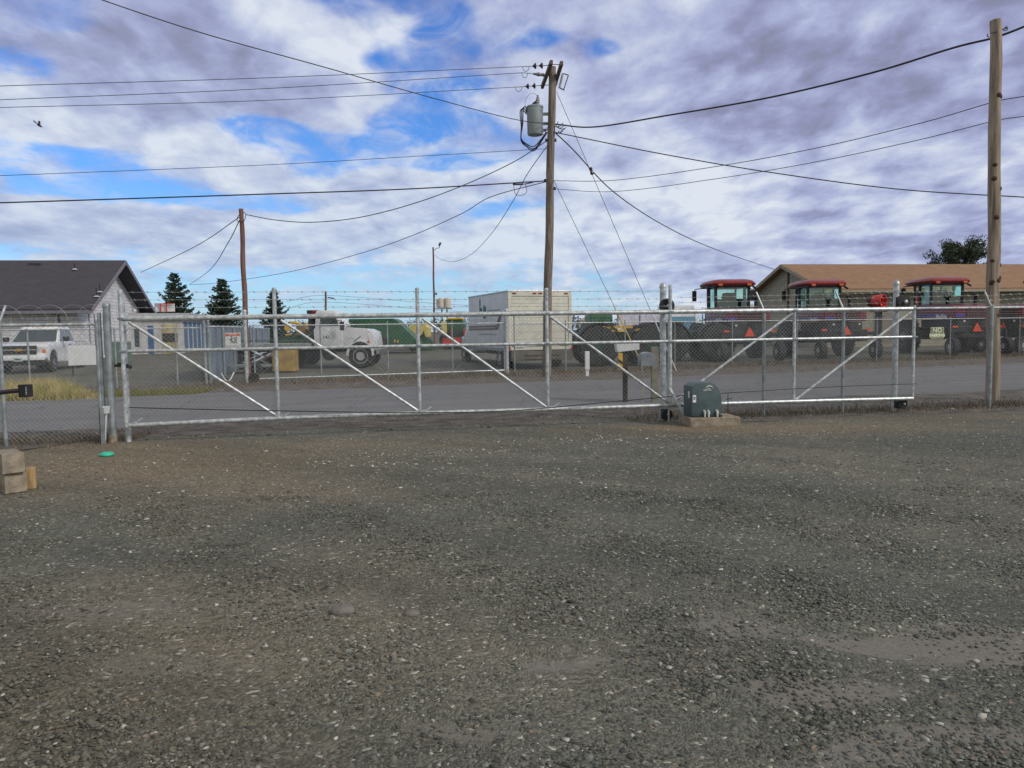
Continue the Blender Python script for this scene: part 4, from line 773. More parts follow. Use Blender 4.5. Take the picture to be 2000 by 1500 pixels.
# bird
q = at(75, 244, 45); B_ = mat('bird_black', (.015, .015, .018), .6); m = MB().tube([q + L((.22, 0, -.12)), q + L((.12, 0, -.08)), q, q + L((-.08, 0, .02))], 0, 8, radii=[.02, .05, .06, .02]).slab(q + L((-.04, 0, 0)), q + L((.1, .05, -.05)), q + L((-.06, .3, .3)), q + L((-.14, .25, .3)), .012).slab(q + L((-.02, 0, 0)), q + L((.1, -.05, -.05)), q + L((-.1, -.28, .12)), q + L((-.15, -.2, .22)), .012); solo(m, 'bird', B_, 'small black bird flying in the left of the sky', 'bird', loc=q)
# ================================================================ BUILDINGS
def V3(p, z): return Vector((p[0], p[1], z))
def gable_building(name, lab, ridge_s, ax, length, half, z_e, z_r, gz, roofm, wallm, trim, over=.7, gov=.9, thick=.14):
    ax = Vector((*ax, 0)).normalized(); pr = Vector((-ax.y, ax.x, 0)); s = Vector((*ridge_s, 0)); e = s + ax * length
    if (pr).y < 0: pr = -pr
    t = thing(name, lab, 'building', (s.x, s.y, gz), world=True)
    n_, f_ = -pr * half, pr * half
    for sd in (n_, f_):
        a, b_, c_, d_ = up(s, z_r), up(e, z_r), up(e, 0) + sd, up(s, 0) + sd; c_.z = d_.z = z_e
        m = MB(); m.add([a, b_, c_, d_] + [q - Vector((0, 0, thick)) for q in (a, b_, c_, d_)], [(0, 1, 2, 3), (7, 6, 5, 4), (0, 4, 5, 1), (1, 5, 6, 2), (2, 6, 7, 3), (3, 7, 4, 0)]); r_ = m.build('roof', roofm, t, uv=True)
        # barge board on the visible gable end
        q = s - ax * .03; a, d_ = up(q, z_r - .01), V3(q + sd, z_e - .01); MB().add([a, d_, d_ - Vector((0, 0, .24)), a - Vector((0, 0, .24)), a - ax * .04, d_ - ax * .04, d_ - ax * .04 - Vector((0, 0, .24)), a - ax * .04 - Vector((0, 0, .24))], [(0, 1, 2, 3), (7, 6, 5, 4), (0, 4, 5, 1), (1, 5, 6, 2), (2, 6, 7, 3), (3, 7, 4, 0)]).build('barge_board', trim, t)
        a, b_ = V3(s + sd * 1.004, z_e - .10), V3(e + sd * 1.004, z_e - .10); MB().slab(a, b_, b_ + Vector((0, 0, -.16)), a + Vector((0, 0, -.16)), .06 if sd == n_ else -.06).build('gutter', trim, t)
    hw = half - over; ws = s + ax * gov; we = e - ax * .5; zw = z_e + (z_r - z_e) * over / half - thick - .02
    poly = [ws - pr * hw, ws + pr * hw]; m = MB(); a, b_, c_, d_ = V3(ws - pr * hw, gz - .3), V3(ws + pr * hw, gz - .3), V3(ws + pr * hw, zw), V3(ws - pr * hw, zw); tp = V3(ws, z_r - thick - .03)
    a2, b2, c2, d2, t2 = [q + (we - ws) for q in (a, b_, c_, d_, tp)]
    m.add([a, b_, c_, tp, d_, a2, b2, c2, t2, d2], [(0, 1, 2, 3, 4), (9, 8, 7, 6, 5), (0, 4, 9, 5), (1, 6, 7, 2), (2, 7, 8, 3), (3, 8, 9, 4), (0, 5, 6, 1)]); m.build('wall', wallm, t, uv=True)
    return t, ws, we, pr, ax, hw, zw
trimL = mat('grey_trim', (.20, .19, .22), .7); trimR = mat('tan_trim', (.33, .28, .20), .7)
u_ = Vector((-.988, -.153, 0)); LBs = (-23.75, 47.8)
LBT, ws, we, pr, ax, hw, zw = gable_building('shop_building', 'light grey block building with steep dark shingled roof at the far left', LBs, (u_.x, u_.y), 30, 5.9, 3.12, 6.25, .3, shingle_dark, block_grey, trimL)
MB().bar(V3(ws - ax * .08 + pr * .2, 5.0), V3(ws - ax * .08 + pr * .2, 5.75), .04).build('service_mast', darksteel, LBT)
MB().tube(crom([V3(ws - ax * .1 - pr * 2.4, 4.1), V3(ws - ax * .12 - pr * 1.2, 4.7), V3(ws - ax * .1, 4.95)], 6), .02, 5).tube(crom([V3(ws - ax * .1 - pr * 1.6, 4.2), V3(ws - ax * .12 - pr * 2.4, 3.7), V3(ws - ax * .1 - pr * 3.0, 3.9)], 6), .02, 5).build('service_wires', darksteel, LBT)
q = V3(ws - ax * .05 + pr * 3.9, 3.2); MB().tube(crom([q, q + Vector((.1, -.2, .25)), q + Vector((.3, -.45, .1))], 6), .03, 6).lathe(q + Vector((.3, -.45, .02)), [(0, .12), (.06, .1), (.12, .03)], 'z', 12).build('gooseneck_lamp', white, LBT)
for i in (1.4, 2.2, 3.6): q = ws - pr * (hw - i) - ax * .03; MB().box(V3(q, 1.7), (.04, .06, 2.4)).build('wall_strip', trimL, LBT)
for (px, py, hh) in ((146, 527, .5), (189, 580, .6), (195, 571, .6)):
    nrm = None; sA = Vector((*LBs, 6.25)); p_ = None
    # hit the near roof plane
    d_ = ray(px, py); prr = Vector((-u_.y, u_.x, 0)); prr = prr if prr.y > 0 else -prr; e1 = V3(sA - prr * 5.9, 3.12) - sA; nn = e1.cross(u_).normalized(); p_ = CP + d_ * ((sA - CP).dot(nn) / d_.dot(nn))
    rv = MB().lathe(p_, [(0, .17), (.04, .14), (.08, .05)], 'z', 12).build('roof_vent', mat('vent_white', (.5, .5, .52), .5), LBT); MB().bar(p_ - Vector((0, 0, .1)), p_ + Vector((0, 0, hh * .8)), .03).build('vent_pipe', darksteel, rv)
for i in range(3): p_ = V3(ws + ax * (4 + 4.2 * i) - prr * .5, 5.95); MB().box(p_, (.7, .35, .14)).build('ridge_vent', shingle_dark, LBT)
p_ = V3(ws - pr * (hw + .05) + ax * 1.0, 2.75); MB().tube([p_ + Vector((-.6, -.5, .3)), p_, V3(p_, .4)], .05, 8).build('downspout', trimL, LBT)
# low white building with blue door and storage doors
LW = mat('low_wall_white', (.50, .49, .48), .8, 0, .12, 2, .2, 60, .25)
c0, c1, c2 = Vector((-29.5, 48.4, 0)), Vector((-22.4, 52.6, 0)), Vector((-24.6, 62.5, 0)); c3 = c0 + (c2 - c1); gz = .30
t = thing('storage_building', 'long low white storage building with a blue door and a row of blue roller doors', 'building', (c1.x, c1.y, gz), world=True)
MB().add([V3(q, 0.1) for q in (c0, c1, c2, c3)] + [V3(q, 2.85) for q in (c0, c1, c2, c3)], [(0, 3, 2, 1), (4, 5, 6, 7), (0, 1, 5, 4), (1, 2, 6, 5), (2, 3, 7, 6), (3, 0, 4, 7)]).build('wall', LW, t)
fx, sx_ = (c1 - c0).normalized(), (c2 - c1).normalized(); o_ = -(fx.cross(Vector((0, 0, 1)))); fn = Vector((fx.y, -fx.x, 0)); sn = Vector((sx_.y, -sx_.x, 0))
rf_ = [c0 + fn * .4 - fx * .3, c1 + fn * .4 + sn * .4, c2 + sn * .4, c3]; MB().add([V3(q, 2.85) for q in rf_] + [V3(q, 3.08) for q in rf_], [(0, 3, 2, 1), (4, 5, 6, 7), (0, 1, 5, 4), (1, 2, 6, 5), (2, 3, 7, 6), (3, 0, 4, 7)]).build('roof', mat('metal_roof_pale', (.42, .42, .44), .5, .2, .1), t)
F0, F1 = c0 + fn * .03, c1 + fn * .03
def onwall(px, py): return inter(px, py, F0, F1)
def wallrect(px0, py0, px1, py1, name, m_, d=.04, parent=None):
    a, b_ = onwall(px0, py0), onwall(px1, py1); return MB().slab(V3(a, b_.z), V3(b_, b_.z), V3(b_, a.z), V3(a, a.z), d).build(name, m_, parent or t)
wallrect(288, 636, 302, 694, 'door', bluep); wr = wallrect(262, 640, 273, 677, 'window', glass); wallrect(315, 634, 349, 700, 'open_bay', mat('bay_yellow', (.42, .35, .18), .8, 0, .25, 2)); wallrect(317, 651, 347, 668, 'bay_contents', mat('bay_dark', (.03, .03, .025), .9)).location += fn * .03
S0, S1 = c1 + sn * .03, c2 + sn * .03; n_d = 6
for i in range(n_d):
    a = S0.lerp(S1, (i + .18) / n_d); b_ = S0.lerp(S1, (i + .82) / n_d); MB().slab(V3(a, .3), V3(b_, .3), V3(b_, 2.5), V3(a, 2.5), .04).build('roller_door', mat('roller_blue', (.07, .16, .28), .5), t)
# panel with red frame on its roof
t = thing('roof_sign', 'white three panel board with red frame standing on the low storage building roof', 'sign', tuple(at(322, 610, 58)), world=True); a, b_ = at(303, 609, 58), at(340, 593, 58); MB().slab(V3(a, a.z), V3(b_, a.z), V3(b_, b_.z), V3(a, b_.z), .1).build('panel', white, t)
m = MB(); m.box(((a.x + b_.x) / 2, 57.9, b_.z), (b_.x - a.x, .06, .06)); 
for f in (.15, .45): m.box((a.x + (b_.x - a.x) * f + .25, 57.9, (a.z + b_.z) / 2), (.07, .06, b_.z - a.z))
m.build('frame', redb, t); MB().bar(V3(a, 2.9) + Vector((.3, 0, 0)), V3(a, a.z) + Vector((.3, 0, 0)), .05).bar(V3(b_, 2.9), V3(b_, a.z), .05).build('leg', darksteel, t)
# sheet metal wall beyond the far fence
W0, W1 = gnd(403, 746), None; W0 = Vector((W0.x, W0.y + .3, 0)); W1 = Vector((-14.6, 46.5, 0)); wd_ = (W1 - W0).normalized(); wn = Vector((wd_.y, -wd_.x, 0)); Lw = (W1 - W0).length
shm = mat('blue_grey_sheet', (.20, .25, .31), .55, .3, .14, 1.2, 0, 40, .25)
t = thing('sheet_metal_wall', 'long blue grey corrugated metal wall running back from the far fence', 'wall', tuple(W0), world=True); m = MB(); n_ = int(Lw / .09)
top, bot = [], []
for i in range(n_ + 1):
    q = W0 + wd_ * (i * .09) + wn * (.018 if i % 4 in (0, 1) else -.012); m.v += [V3(q, -.05), V3(q, 1.86 + .0 * i)]
m.f = [(2 * i, 2 * i + 2, 2 * i + 3, 2 * i + 1) for i in range(n_)]; nv = len(m.v); m.v += [v - wn * .04 for v in m.v[:nv]]; m.f += [(nv + 2 * i + 1, nv + 2 * i + 3, nv + 2 * i + 2, nv + 2 * i) for i in range(n_)] + [(2 * i + 1, 2 * i + 3, nv + 2 * i + 3, nv + 2 * i + 1) for i in range(n_)]
m.build('sheet', shm, t); MB().slab(V3(W0, 1.86) + wn * .03, V3(W1, 1.86) + wn * .03, V3(W1, 1.93) + wn * .03, V3(W0, 1.93) + wn * .03, .09).build('cap_rail', galvd, t)
for i in range(8): q = W0 + wd_ * (Lw * i / 7.5 + .05) + wn * .06; MB().bar(V3(q, 0), V3(q, 1.86), .04).build('post', galvd, t)
# right building
RBT, ws, we, pr, ax, hw, zw = gable_building('long_building', 'long cream block building with a brown shingled roof at the right', (19.45, 55.6), (.987, .162), 42, 5.6, 4.0, 6.05, .3, shingle_brown, block_cream, trimR, over=.8, gov=.55)
MB().bar(V3(ws - ax * .08 - pr * .15, .3), V3(ws - ax * .08 - pr * .15, 5.6), .06).build('gable_pipe', mat('pipe_brown', (.08, .06, .05), .6), RBT)
q = V3(ws - pr * (hw + .12) + ax * 8.6, 2.9); MB().box(q, (.25, .2, .7)).build('wall_lamp', darksteel, RBT, bevel=.03)
for i in range(5): q = ws - pr * (hw + .012) + ax * (3.5 + 7 * i); MB().slab(V3(q, .35), V3(q + ax * 1.8, .35), V3(q + ax * 1.8, 2.4), V3(q, 2.4), .02).build('service_door' , mat('tan_door', (.24, .21, .16), .6), RBT)
p_ = at(1466, 600, 72); t = thing('white_shed', 'small plain white shed seen left of the brown roofed gable', 'shed', (p_.x, p_.y, .48), world=True); MB().box((p_.x, p_.y + 1.5, 1.9), (2.0, 3, 2.9)).build('wall', white, t); MB().prism([(p_.x - 1.1, 3.35), (p_.x + 1.1, 3.35), (p_.x + 1.1, 3.5), (p_.x, 3.75), (p_.x - 1.1, 3.5)], p_.y - .1, p_.y + 3.1, 'y').build('roof', white, t)
# ================================================================ TREES
leafS = leafmat('spruce_needles', (.035, .065, .045), (.06, .095, .06)); leafD = leafmat('dark_leaves', (.018, .035, .018), (.04, .06, .025)); bark = mat('bark', (.07, .05, .04), .9, 0, .3, 4, .5)
def spruce(px, top_py, Y, wid, lab, seed, n_w=34):
    random.seed(seed); b_ = at(px, 640, Y); gz = g(b_.x, Y); zt = at(px, top_py, Y).z; H = zt - gz; t = thing('spruce_tree', lab, 'tree', (b_.x, Y, gz), world=True, group='spruce trees behind the low building')
    base = Vector((b_.x, Y, gz)); MB().bar(base, base + Vector((0, 0, H * .97)), .13, .015, 8).build('trunk', bark, t); V, F_ = [], []; br = MB()
    for i in range(n_w):
        f = ((i + random.uniform(-.4, .4)) / n_w); f = min(max(f, .06), .985); z = gz + H * (.06 + .92 * f); rr = wid * (1 - f) ** .9 * random.uniform(.8, 1.05) + .10
        nb = random.randint(4, 7)
        for j in range(nb):
            a = 2 * math.pi * (j + random.random() * .8) / nb; d = Vector((math.cos(a), math.sin(a), 0)); r2 = rr * random.choice((random.uniform(.5, .9), random.uniform(.8, 1.2))); o_ = Vector((b_.x, Y, z + random.uniform(-.12, .12))); tip = o_ + d * r2 + Vector((0, 0, r2 * random.uniform(.05, .42) - .02))
            mid_ = o_ + d * r2 * .5 + Vector((0, 0, -.06 * r2)); br.tube([o_, mid_, tip], 0, 4, radii=[.025, .018, .006]); steps = max(3, int(r2 / .11))
            for k_ in range(1, steps + 1):
                u = k_ / steps; p = (o_.lerp(mid_, u * 2) if u < .5 else mid_.lerp(tip, u * 2 - 1)); w_ = (.24 * (1 - u) + .11) * min(1, r2 + .3)
                sdv = Vector((-d.y, d.x, 0))
                for sgn in (-1, 1):
                    for _ in range(2):
                        e_ = p + sdv * sgn * w_ * random.uniform(.6, 1.1) + d * random.uniform(.05, .22) + Vector((0, 0, random.uniform(-.16, .14))); n2_ = Vector((0, 0, random.uniform(.035, .07))); q = len(V); V += [p - n2_, p + n2_, e_ + n2_ * .6, e_ - n2_ * .6]; F_.append((q, q + 1, q + 2, q + 3)); q = len(V); s2 = d * .045; V += [p - s2, p + s2, e_ + s2 * .7, e_ - s2 * .7]; F_.append((q, q + 1, q + 2, q + 3))
    br.build('limbs', bark, t); m = MB(); m.v = V; m.f = F_; m.build('crown', leafS, t); return t
spruce(345, 529, 62, 2.5, 'tallest dark spruce just right of the dark roofed building', 11); spruce(437, 542, 64, 2.5, 'dark spruce between the tallest spruce and the reddish pole', 12); spruce(537, 563, 66, 1.7, 'smallest spruce standing behind a gate upright', 13, 26)
random.seed(5); b_ = at(1868, 560, 78); gz = .48; t = thing('leafy_tree', 'dark round leafy tree rising behind the brown roof', 'tree', (b_.x, b_.y, gz), world=True)
MB().tube(crom([(b_.x, b_.y, gz), (b_.x + .1, b_.y, 3), (b_.x, b_.y, 6)], 5), 0, 8, radii=[.3 - .012 * i for i in range(11)]).build('trunk', bark, t); V, F_ = [], []; br = MB()
for i in range(92):
    px, py = random.choice([(random.gauss(1872, 24), random.uniform(484, 540)), (random.uniform(1815, 1930), random.uniform(500, 540)), (random.gauss(1868, 30), random.uniform(495, 530)), (random.uniform(1842, 1878), random.uniform(474, 500)), (random.uniform(1892, 1922), random.uniform(468, 505))])
    c_ = at(px, py, 78 + random.uniform(-2.2, 2.2)); br.tube([(b_.x, b_.y, 4.2), Vector((b_.x, b_.y, 5)).lerp(c_, .5) + Vector((0, 0, .2)), c_], 0, 4, radii=[.07, .04, .015]); leafclump(V, F_, c_, random.uniform(.45, .85), 190, .095)
br.build('limbs', bark, t); m = MB(); m.v = V; m.f = F_; m.build('crown', leafD, t)
# ================================================================ VEHICLES
def wheel(t, c_, r, w_, rimm=None, rim=.6, sidex=1, name='wheel', lugs=False):
    o_ = MB().lathe(c_, [(-w_ / 2, r * rim), (-w_ / 2, r * .93), (-w_ * .38, r), (w_ * .38, r), (w_ / 2, r * .93), (w_ / 2, r * rim)], 'x', 28)
    if lugs:
        for i in range(22):
            a = 2 * math.pi * i / 22
            for s_ in (-1, 1): q = Vector(c_) + Vector((s_ * w_ * .22, math.cos(a + s_ * .07) * r, math.sin(a + s_ * .07) * r)); o_.box(q, (w_ * .5, .05, .07), 0, a + s_ * .07)
    o_ = o_.build(name, tyrem, t, smooth=not lugs)
    x = Vector(c_); rm_ = rimm or chrome; MB().lathe(x, [(-w_ / 2 - .004, r * .15), (-w_ / 2 - .01, r * rim * .55), (-w_ / 2 + .03, r * rim * .62), (-w_ / 2 - .006, r * rim), (w_ / 2 + .006, r * rim), (w_ / 2 - .03, r * rim * .62), (w_ / 2 + .01, r * rim * .55), (w_ / 2 + .004, r * .15)], 'x', 24).build('rim', rm_, o_, smooth=True); return o_
def frus(m, x0, y0, y1, z0, x1, y2, y3, z1):   # bottom half-width x0, y range; top half-width x1, y range
    return m.add([(-x0, y0, z0), (x0, y0, z0), (x0, y1, z0), (-x0, y1, z0), (-x1, y2, z1), (x1, y2, z1), (x1, y3, z1), (-x1, y3, z1)], [(0, 3, 2, 1), (4, 5, 6, 7), (0, 1, 5, 4), (1, 2, 6, 5), (2, 3, 7, 6), (3, 0, 4, 7)])
# white pickup
ctr = Vector(((105 / 2 - 1000 - 5) / 1500 * 33.4, 34.2, 0)); hd = Vector((.17, -.985)); t = thing('pickup_truck', 'white extended cab pickup truck parked facing the fence at the left', 'pickup truck', (-20.55, 33.9, g(-20.4, 33.7)), face(.215, -.976))
arch = lambda yc, r, z0: [(yc - r * math.cos(a), z0 + r * math.sin(a)) for a in [R(i * 15) for i in range(13)]]
prof = [(-2.9, .55), (-2.9, 1.22), (-.95, 1.22), (1.05, 1.24), (2.3, 1.16), (2.72, 1.02), (2.80, .50)] + [(q[0], q[1]) for q in arch(1.95, -.50, .42)][::1][::-1] * 0
body = [(-2.9, .55), (-2.9, 1.22), (1.05, 1.24), (2.35, 1.17), (2.72, 1.06), (2.82, .62), (2.48, .45)] + [(1.95 + .50 * math.cos(a), .42 + .52 * math.sin(a)) for a in [R(i) for i in range(0, 181, 20)]] + [(1.3, .45), (-1.35, .45)] + [(-1.85 + .50 * math.cos(a), .42 + .52 * math.sin(a)) for a in [R(i) for i in range(0, 181, 20)]] + [(-2.4, .45)]
MB().prism(body, -.98, .98).build('body', whitev, t, bevel=.10, smooth=True); frus(MB(), .93, -1.05, 1.25, 1.2, .76, -.80, .42, 1.90).build('cab', whitev, t, bevel=.11, smooth=True)
MB().add([(-.84, 1.21, 1.27), (.84, 1.21, 1.27), (.70, .50, 1.83), (-.70, .50, 1.83)], [(0, 1, 2, 3)]).build('windshield', glass, t)
for s_ in (-1, 1):
    MB().add([(s_ * .935, .95, 1.28), (s_ * .935, .12, 1.28), (s_ * .80, .10, 1.80), (s_ * .80, .45, 1.80)], [(0, 1, 2, 3)]).build('side_window', glass, t); MB().add([(s_ * .935, .02, 1.28), (s_ * .935, -.75, 1.28), (s_ * .80, -.62, 1.80), (s_ * .80, .0, 1.80)], [(0, 1, 2, 3)]).build('side_window', glass, t)
    mr_o = MB().box((s_ * 1.16, .95, 1.36), (.24, .12, .20)).build('side_mirror', blackm, t, bevel=.03, smooth=True)
    hl = MB().box((s_ * .80, 2.70, .93), (.30, .16, .26)).build('headlight', mat('headlight_glass', (.6, .6, .6), .15), t, bevel=.03); MB().box((s_ * .90, 2.74, .88), (.12, .12, .14)).build('turn_signal', amber, hl)
    MB().box((s_ * .985, -.05, 1.12), (.02, .2, .04)).build('door_handle', darksteel, t)
MB().box((0, 2.76, .93), (1.26, .10, .36)).build('grille', mat('grille_black', (.02, .02, .022), .5), t, bevel=.02); MB().box((0, 2.81, .94), (1.30, .05, .05)).box((0, 2.79, .745), (1.30, .05, .04)).box((0, 2.79, 1.105), (1.30, .05, .03)).build('grille_bar', chrome, t, bevel=.01)
MB().add([(-.15, 2.85, .90), (.15, 2.85, .90), (.17, 2.85, .97), (-.17, 2.85, .97)], [(0, 1, 2, 3)]).box((0, 2.85, .935), (.11, .02, .12)).build('emblem', mat('gold_emblem', (.6, .42, .12), .3, .6), t)
MB().box((0, 2.86, .60), (1.9, .22, .17)).build('bumper', whitev, t, bevel=.04, smooth=True); MB().box((0, 2.80, .42), (1.8, .2, .22)).build('lower_bumper', darksteel, t, bevel=.03); q = MB().box((0, 2.99, .56), (.32, .02, .16)).build('licence_plate', mat('plate_teal', (.45, .55, .52), .4), t); MB().box((0, 3.002, .56), (.2, .006, .05)).build('plate_print', mat('plate_ink', (.06, .09, .14), .5), q)
MB().box((0, -1.95, 1.235), (1.66, 1.7, .03)).build('bed_liner', darksteel, t)
for i in range(5): MB().box((-.3 + .15 * i, .38, 1.915), (.06, .05, .03)).build('cab_light', amber, t) if i in (0, 2, 4) else None
for y_ in (1.95, -1.85):
    for s_ in (-1, 1): wheel(t, (s_ * .85, y_, .40), .40, .26)
q = at(165, 700, 29.3); t = thing('white_board', 'plain white rectangular board standing beside the white pickup', 'board', (q.x, q.y, g(q.x, q.y)), world=True); a, b_ = at(134, 714, 29.3), at(198, 674, 29.8); MB().slab(V3(a, a.z), V3(b_, a.z), V3(b_, b_.z), V3(a, b_.z), .05).build('panel', white, t); MB().bar(V3(a, 0) + Vector((.1, .1, 0)), V3(a, b_.z) + Vector((.1, .1, 0)), .03).bar(V3(b_, 0) + Vector((-.1, .1, 0)), V3(b_, b_.z) + Vector((-.1, .1, 0)), .03).build('leg', darksteel, t)
q = at(228, 700, 31); t = thing('green_cabinet', 'dull green metal cabinet half hidden behind the left gate posts', 'cabinet', (q.x, q.y, g(q.x, q.y)), world=True); a, b_ = at(214, 712, 31), at(242, 667, 31); MB().box(((a.x + b_.x) / 2, 31.3, (a.z + b_.z) / 2), (b_.x - a.x, .6, b_.z - a.z)).build('body', mat('cabinet_green', (.13, .20, .17), .5), t, bevel=.02); MB().box(((a.x + b_.x) / 2, 31.0, (a.z + b_.z) / 2), ((b_.x - a.x) * .86, .03, (b_.z - a.z) * .86)).build('door', mat('cabinet_green2', (.15, .22, .19), .5), t); MB().box(((a.x + b_.x) / 2, 31.3, a.z - .2), (.4, .4, .42)).build('plinth', conc, t)
# flatbed work truck, side on
Yt = 33.6; px2x = lambda px, Y: (px - 1000) / 1500 * Y
t = thing('flatbed_truck', 'older white flatbed truck with rounded hood facing right behind the far gate', 'truck', (px2x(715, Yt), Yt, g(px2x(715, Yt), Yt)), face(1, -.02))
hood_ = [(-.78, .95), (-.78, 1.74), (.25, 1.66), (.52, 1.52), (.60, 1.0), (.52, .74), (.44, .72)] + [(-.02 + .50 * math.cos(a), .60 + .53 * math.sin(a)) for a in [R(i) for i in range(10, 171, 16)]] + [(-.6, .85)]
MB().prism(hood_, -.92, .92).build('hood', whitev, t, bevel=.05, smooth=True)
m = MB(); 
for s_ in (-1, 1):
    arcp = [(-.02 + .58 * math.cos(a), .58 + .60 * math.sin(a)) for a in [R(i) for i in range(-5, 186, 10)]]; inn = [(-.02 + .50 * math.cos(a), .60 + .53 * math.sin(a)) for a in [R(i) for i in range(-5, 186, 10)]]; m.prism(arcp + inn[::-1], s_ * .88, s_ * 1.03)
m.build('fender', whitev, t, smooth=True)
MB().prism([(-1.98, .86), (-1.98, 1.72), (-.76, 1.72), (-.76, .86)], -.97, .97).build('cab', whitev, t, bevel=.04, smooth=True); MB().prism([(-1.95, 1.72), (-1.9, 2.40), (-1.86, 2.47), (-1.15, 2.47), (-1.05, 2.40), (-.78, 1.72)], -.88, .88).build('cab_top', whitev, t, bevel=.05, smooth=True)
for s_ in (-1, 1): MB().add([(s_ * .885, -1.72, 1.80), (s_ * .885, -.90, 1.80), (s_ * .885, -1.10, 2.32), (s_ * .885, -1.70, 2.32)], [(0, 1, 2, 3)]).build('side_window', glass, t); MB().tube([(s_ * .93, -1.1, 2.0), (s_ * 1.25, -.72, 2.05), (s_ * 1.22, -.7, 1.6)], .02, 5).box((s_ * 1.24, -.7, 1.8), (.05, .18, .36)).build('side_mirror', darksteel, t)
MB().add([(-.82, -.79, 1.75), (.82, -.79, 1.75), (.76, -1.06, 2.36), (-.76, -1.06, 2.36)], [(0, 1, 2, 3)]).build('windshield', glass, t)
MB().box((0, .72, .70), (2.0, .16, .26)).build('bumper', chrome, t, bevel=.03); MB().lathe((1.0, .35, 1.12), [(-.01, .06), (.03, .06), (.04, .03)], 'x', 14).build('side_marker', amber, t)
text('141', .22, blackm, t, (.975, -1.45, 1.33), (0, 1, 0), (0, 0, 1), 'door_number'); MB().add([(.94, .0 - .45, 1.50), (.94, -.15 - .45, 1.28), (.94, .18 - .45, 1.28)], [(0, 1, 2)]).build('hood_panel_mark', whitev, t)
MB().bar((.95, -.30, 1.12), (.96, .02, 1.36), .018).build('hood_latch', darksteel, t)
q = MB().box((0, -2.2, 2.42), (1.1, .35, .16)).build('light_bar', darksteel, t, bevel=.03); MB().box((.0, -2.0, 2.43), (1.12, .28, .14)).build('beacon_lens', redlens, q, bevel=.03)
MB().box((0, -2.15, 1.6), (2.0, .08, 1.5)).build('headboard', darksteel, t); MB().box((0, -4.2, 1.02), (2.3, 4.2, .14)).build('flatbed', mat('bed_pale', (.34, .36, .34), .6, .2, .2, 3, 0, 40, .3), t, bevel=.02); MB().box((0, -2.6, .80), (.7, 6.2, .22)).build('chassis', darksteel, t)
MB().box((1.1, -4.1, 1.22), (.06, 3.9, .05)).build('side_rail', mat('rail_green', (.08, .16, .11), .5), t)
MB().lathe((1.04, -1.35, .62), [(-.25, .28), (.0, .28)], 'x', 16).build('fuel_tank', darksteel, t)
rimw = mat('steel_rim', (.55, .56, .56), .35, .5)
for y_, ds in ((-.02, (.82,)), (-3.3, (.65, .95)), (-4.6, (.65, .95))):
    for s_ in (-1, 1):
        for x_ in ds: wheel(t, (s_ * x_, y_, .51), .51, .27, rimw if y_ > -1 else darksteel, rim=.62)
m = MB()
for i in range(10): a = 2 * math.pi * i / 10; m.lathe((.965, -.02 + .22 * math.cos(a), .51 + .22 * math.sin(a)), [(0, .025), (.012, .025)], 'x', 8)
m.build('lug_nuts', blackm, t)
# machinery carried / parked behind: dark green implement with yellow parts
Yi = 36.0
t = thing('yellow_loader', 'small dark machine with yellow seat frame and maroon hood behind the flatbed truck', 'loader', (px2x(590, Yi), Yi, g(px2x(590, Yi), Yi)), world=True); P2 = lambda px, py, Y=Yi: at(px, py, Y)
m = MB()
for a, b_, w_ in (((597, 637), (604, 651), .05), ((592, 651), (615, 649), .06), ((613, 650), (614, 662), .05), ((565, 629), (585, 632), .06), ((596, 630), (601, 637), .06), ((583, 640), (585, 650), .06), ((575, 628), (593, 636), .04), ((558, 655), (590, 650), .05)): m.bar(P2(*a), P2(*b_), w_, n=8)
m.lathe(P2(562, 641), [(-.05, .15), (.05, .15)], 'y', 16); m.build('yellow_frame', yel, t); MB().box(P2(591, 643) , (.40, .6, .36)).build('seat', mat('tan_seat', (.25, .16, .06), .7), t, bevel=.05); MB().prism([(P2(603, 632).x, P2(0, 648).z + .0), (P2(618, 632).x, P2(0, 648).z), (P2(617, 0).x, P2(600, 635).z), (P2(604, 0).x, P2(600, 633).z)], Yi - .4, Yi + .4, 'y').build('hood', mat('maroon_paint', (.13, .02, .035), .4), t, bevel=.03)
MB().box(P2(611, 641) + Vector((0, -.43, 0)), (.2, .01, .07)).build('hood_mark', logow, t); m = MB().box((P2(585, 668).x, Yi, .85), (2.2, .9, .35)).box((P2(575, 660).x, Yi, 1.25), (1.4, .6, .4)); random.seed(3)
for i in range(26): a = P2(random.uniform(552, 615), random.uniform(652, 676)); m.bar(a, a + Vector((random.uniform(-.4, .4), random.uniform(-.3, .3), random.uniform(-.2, .3))), random.uniform(.02, .06), n=6)
m.build('chassis', dgreen, t)
for px in (560, 590, 612): wheel(t, (P2(px, 700).x, Yi, .45), .42, .3, darksteel) if False else MB().lathe((P2(px, 700).x, Yi - .35, g(P2(px, 700).x, Yi) + .42), [(-.15, .25), (-.15, .40), (.15, .40), (.15, .25)], 'y', 22).build('wheel', tyrem, t, smooth=True)
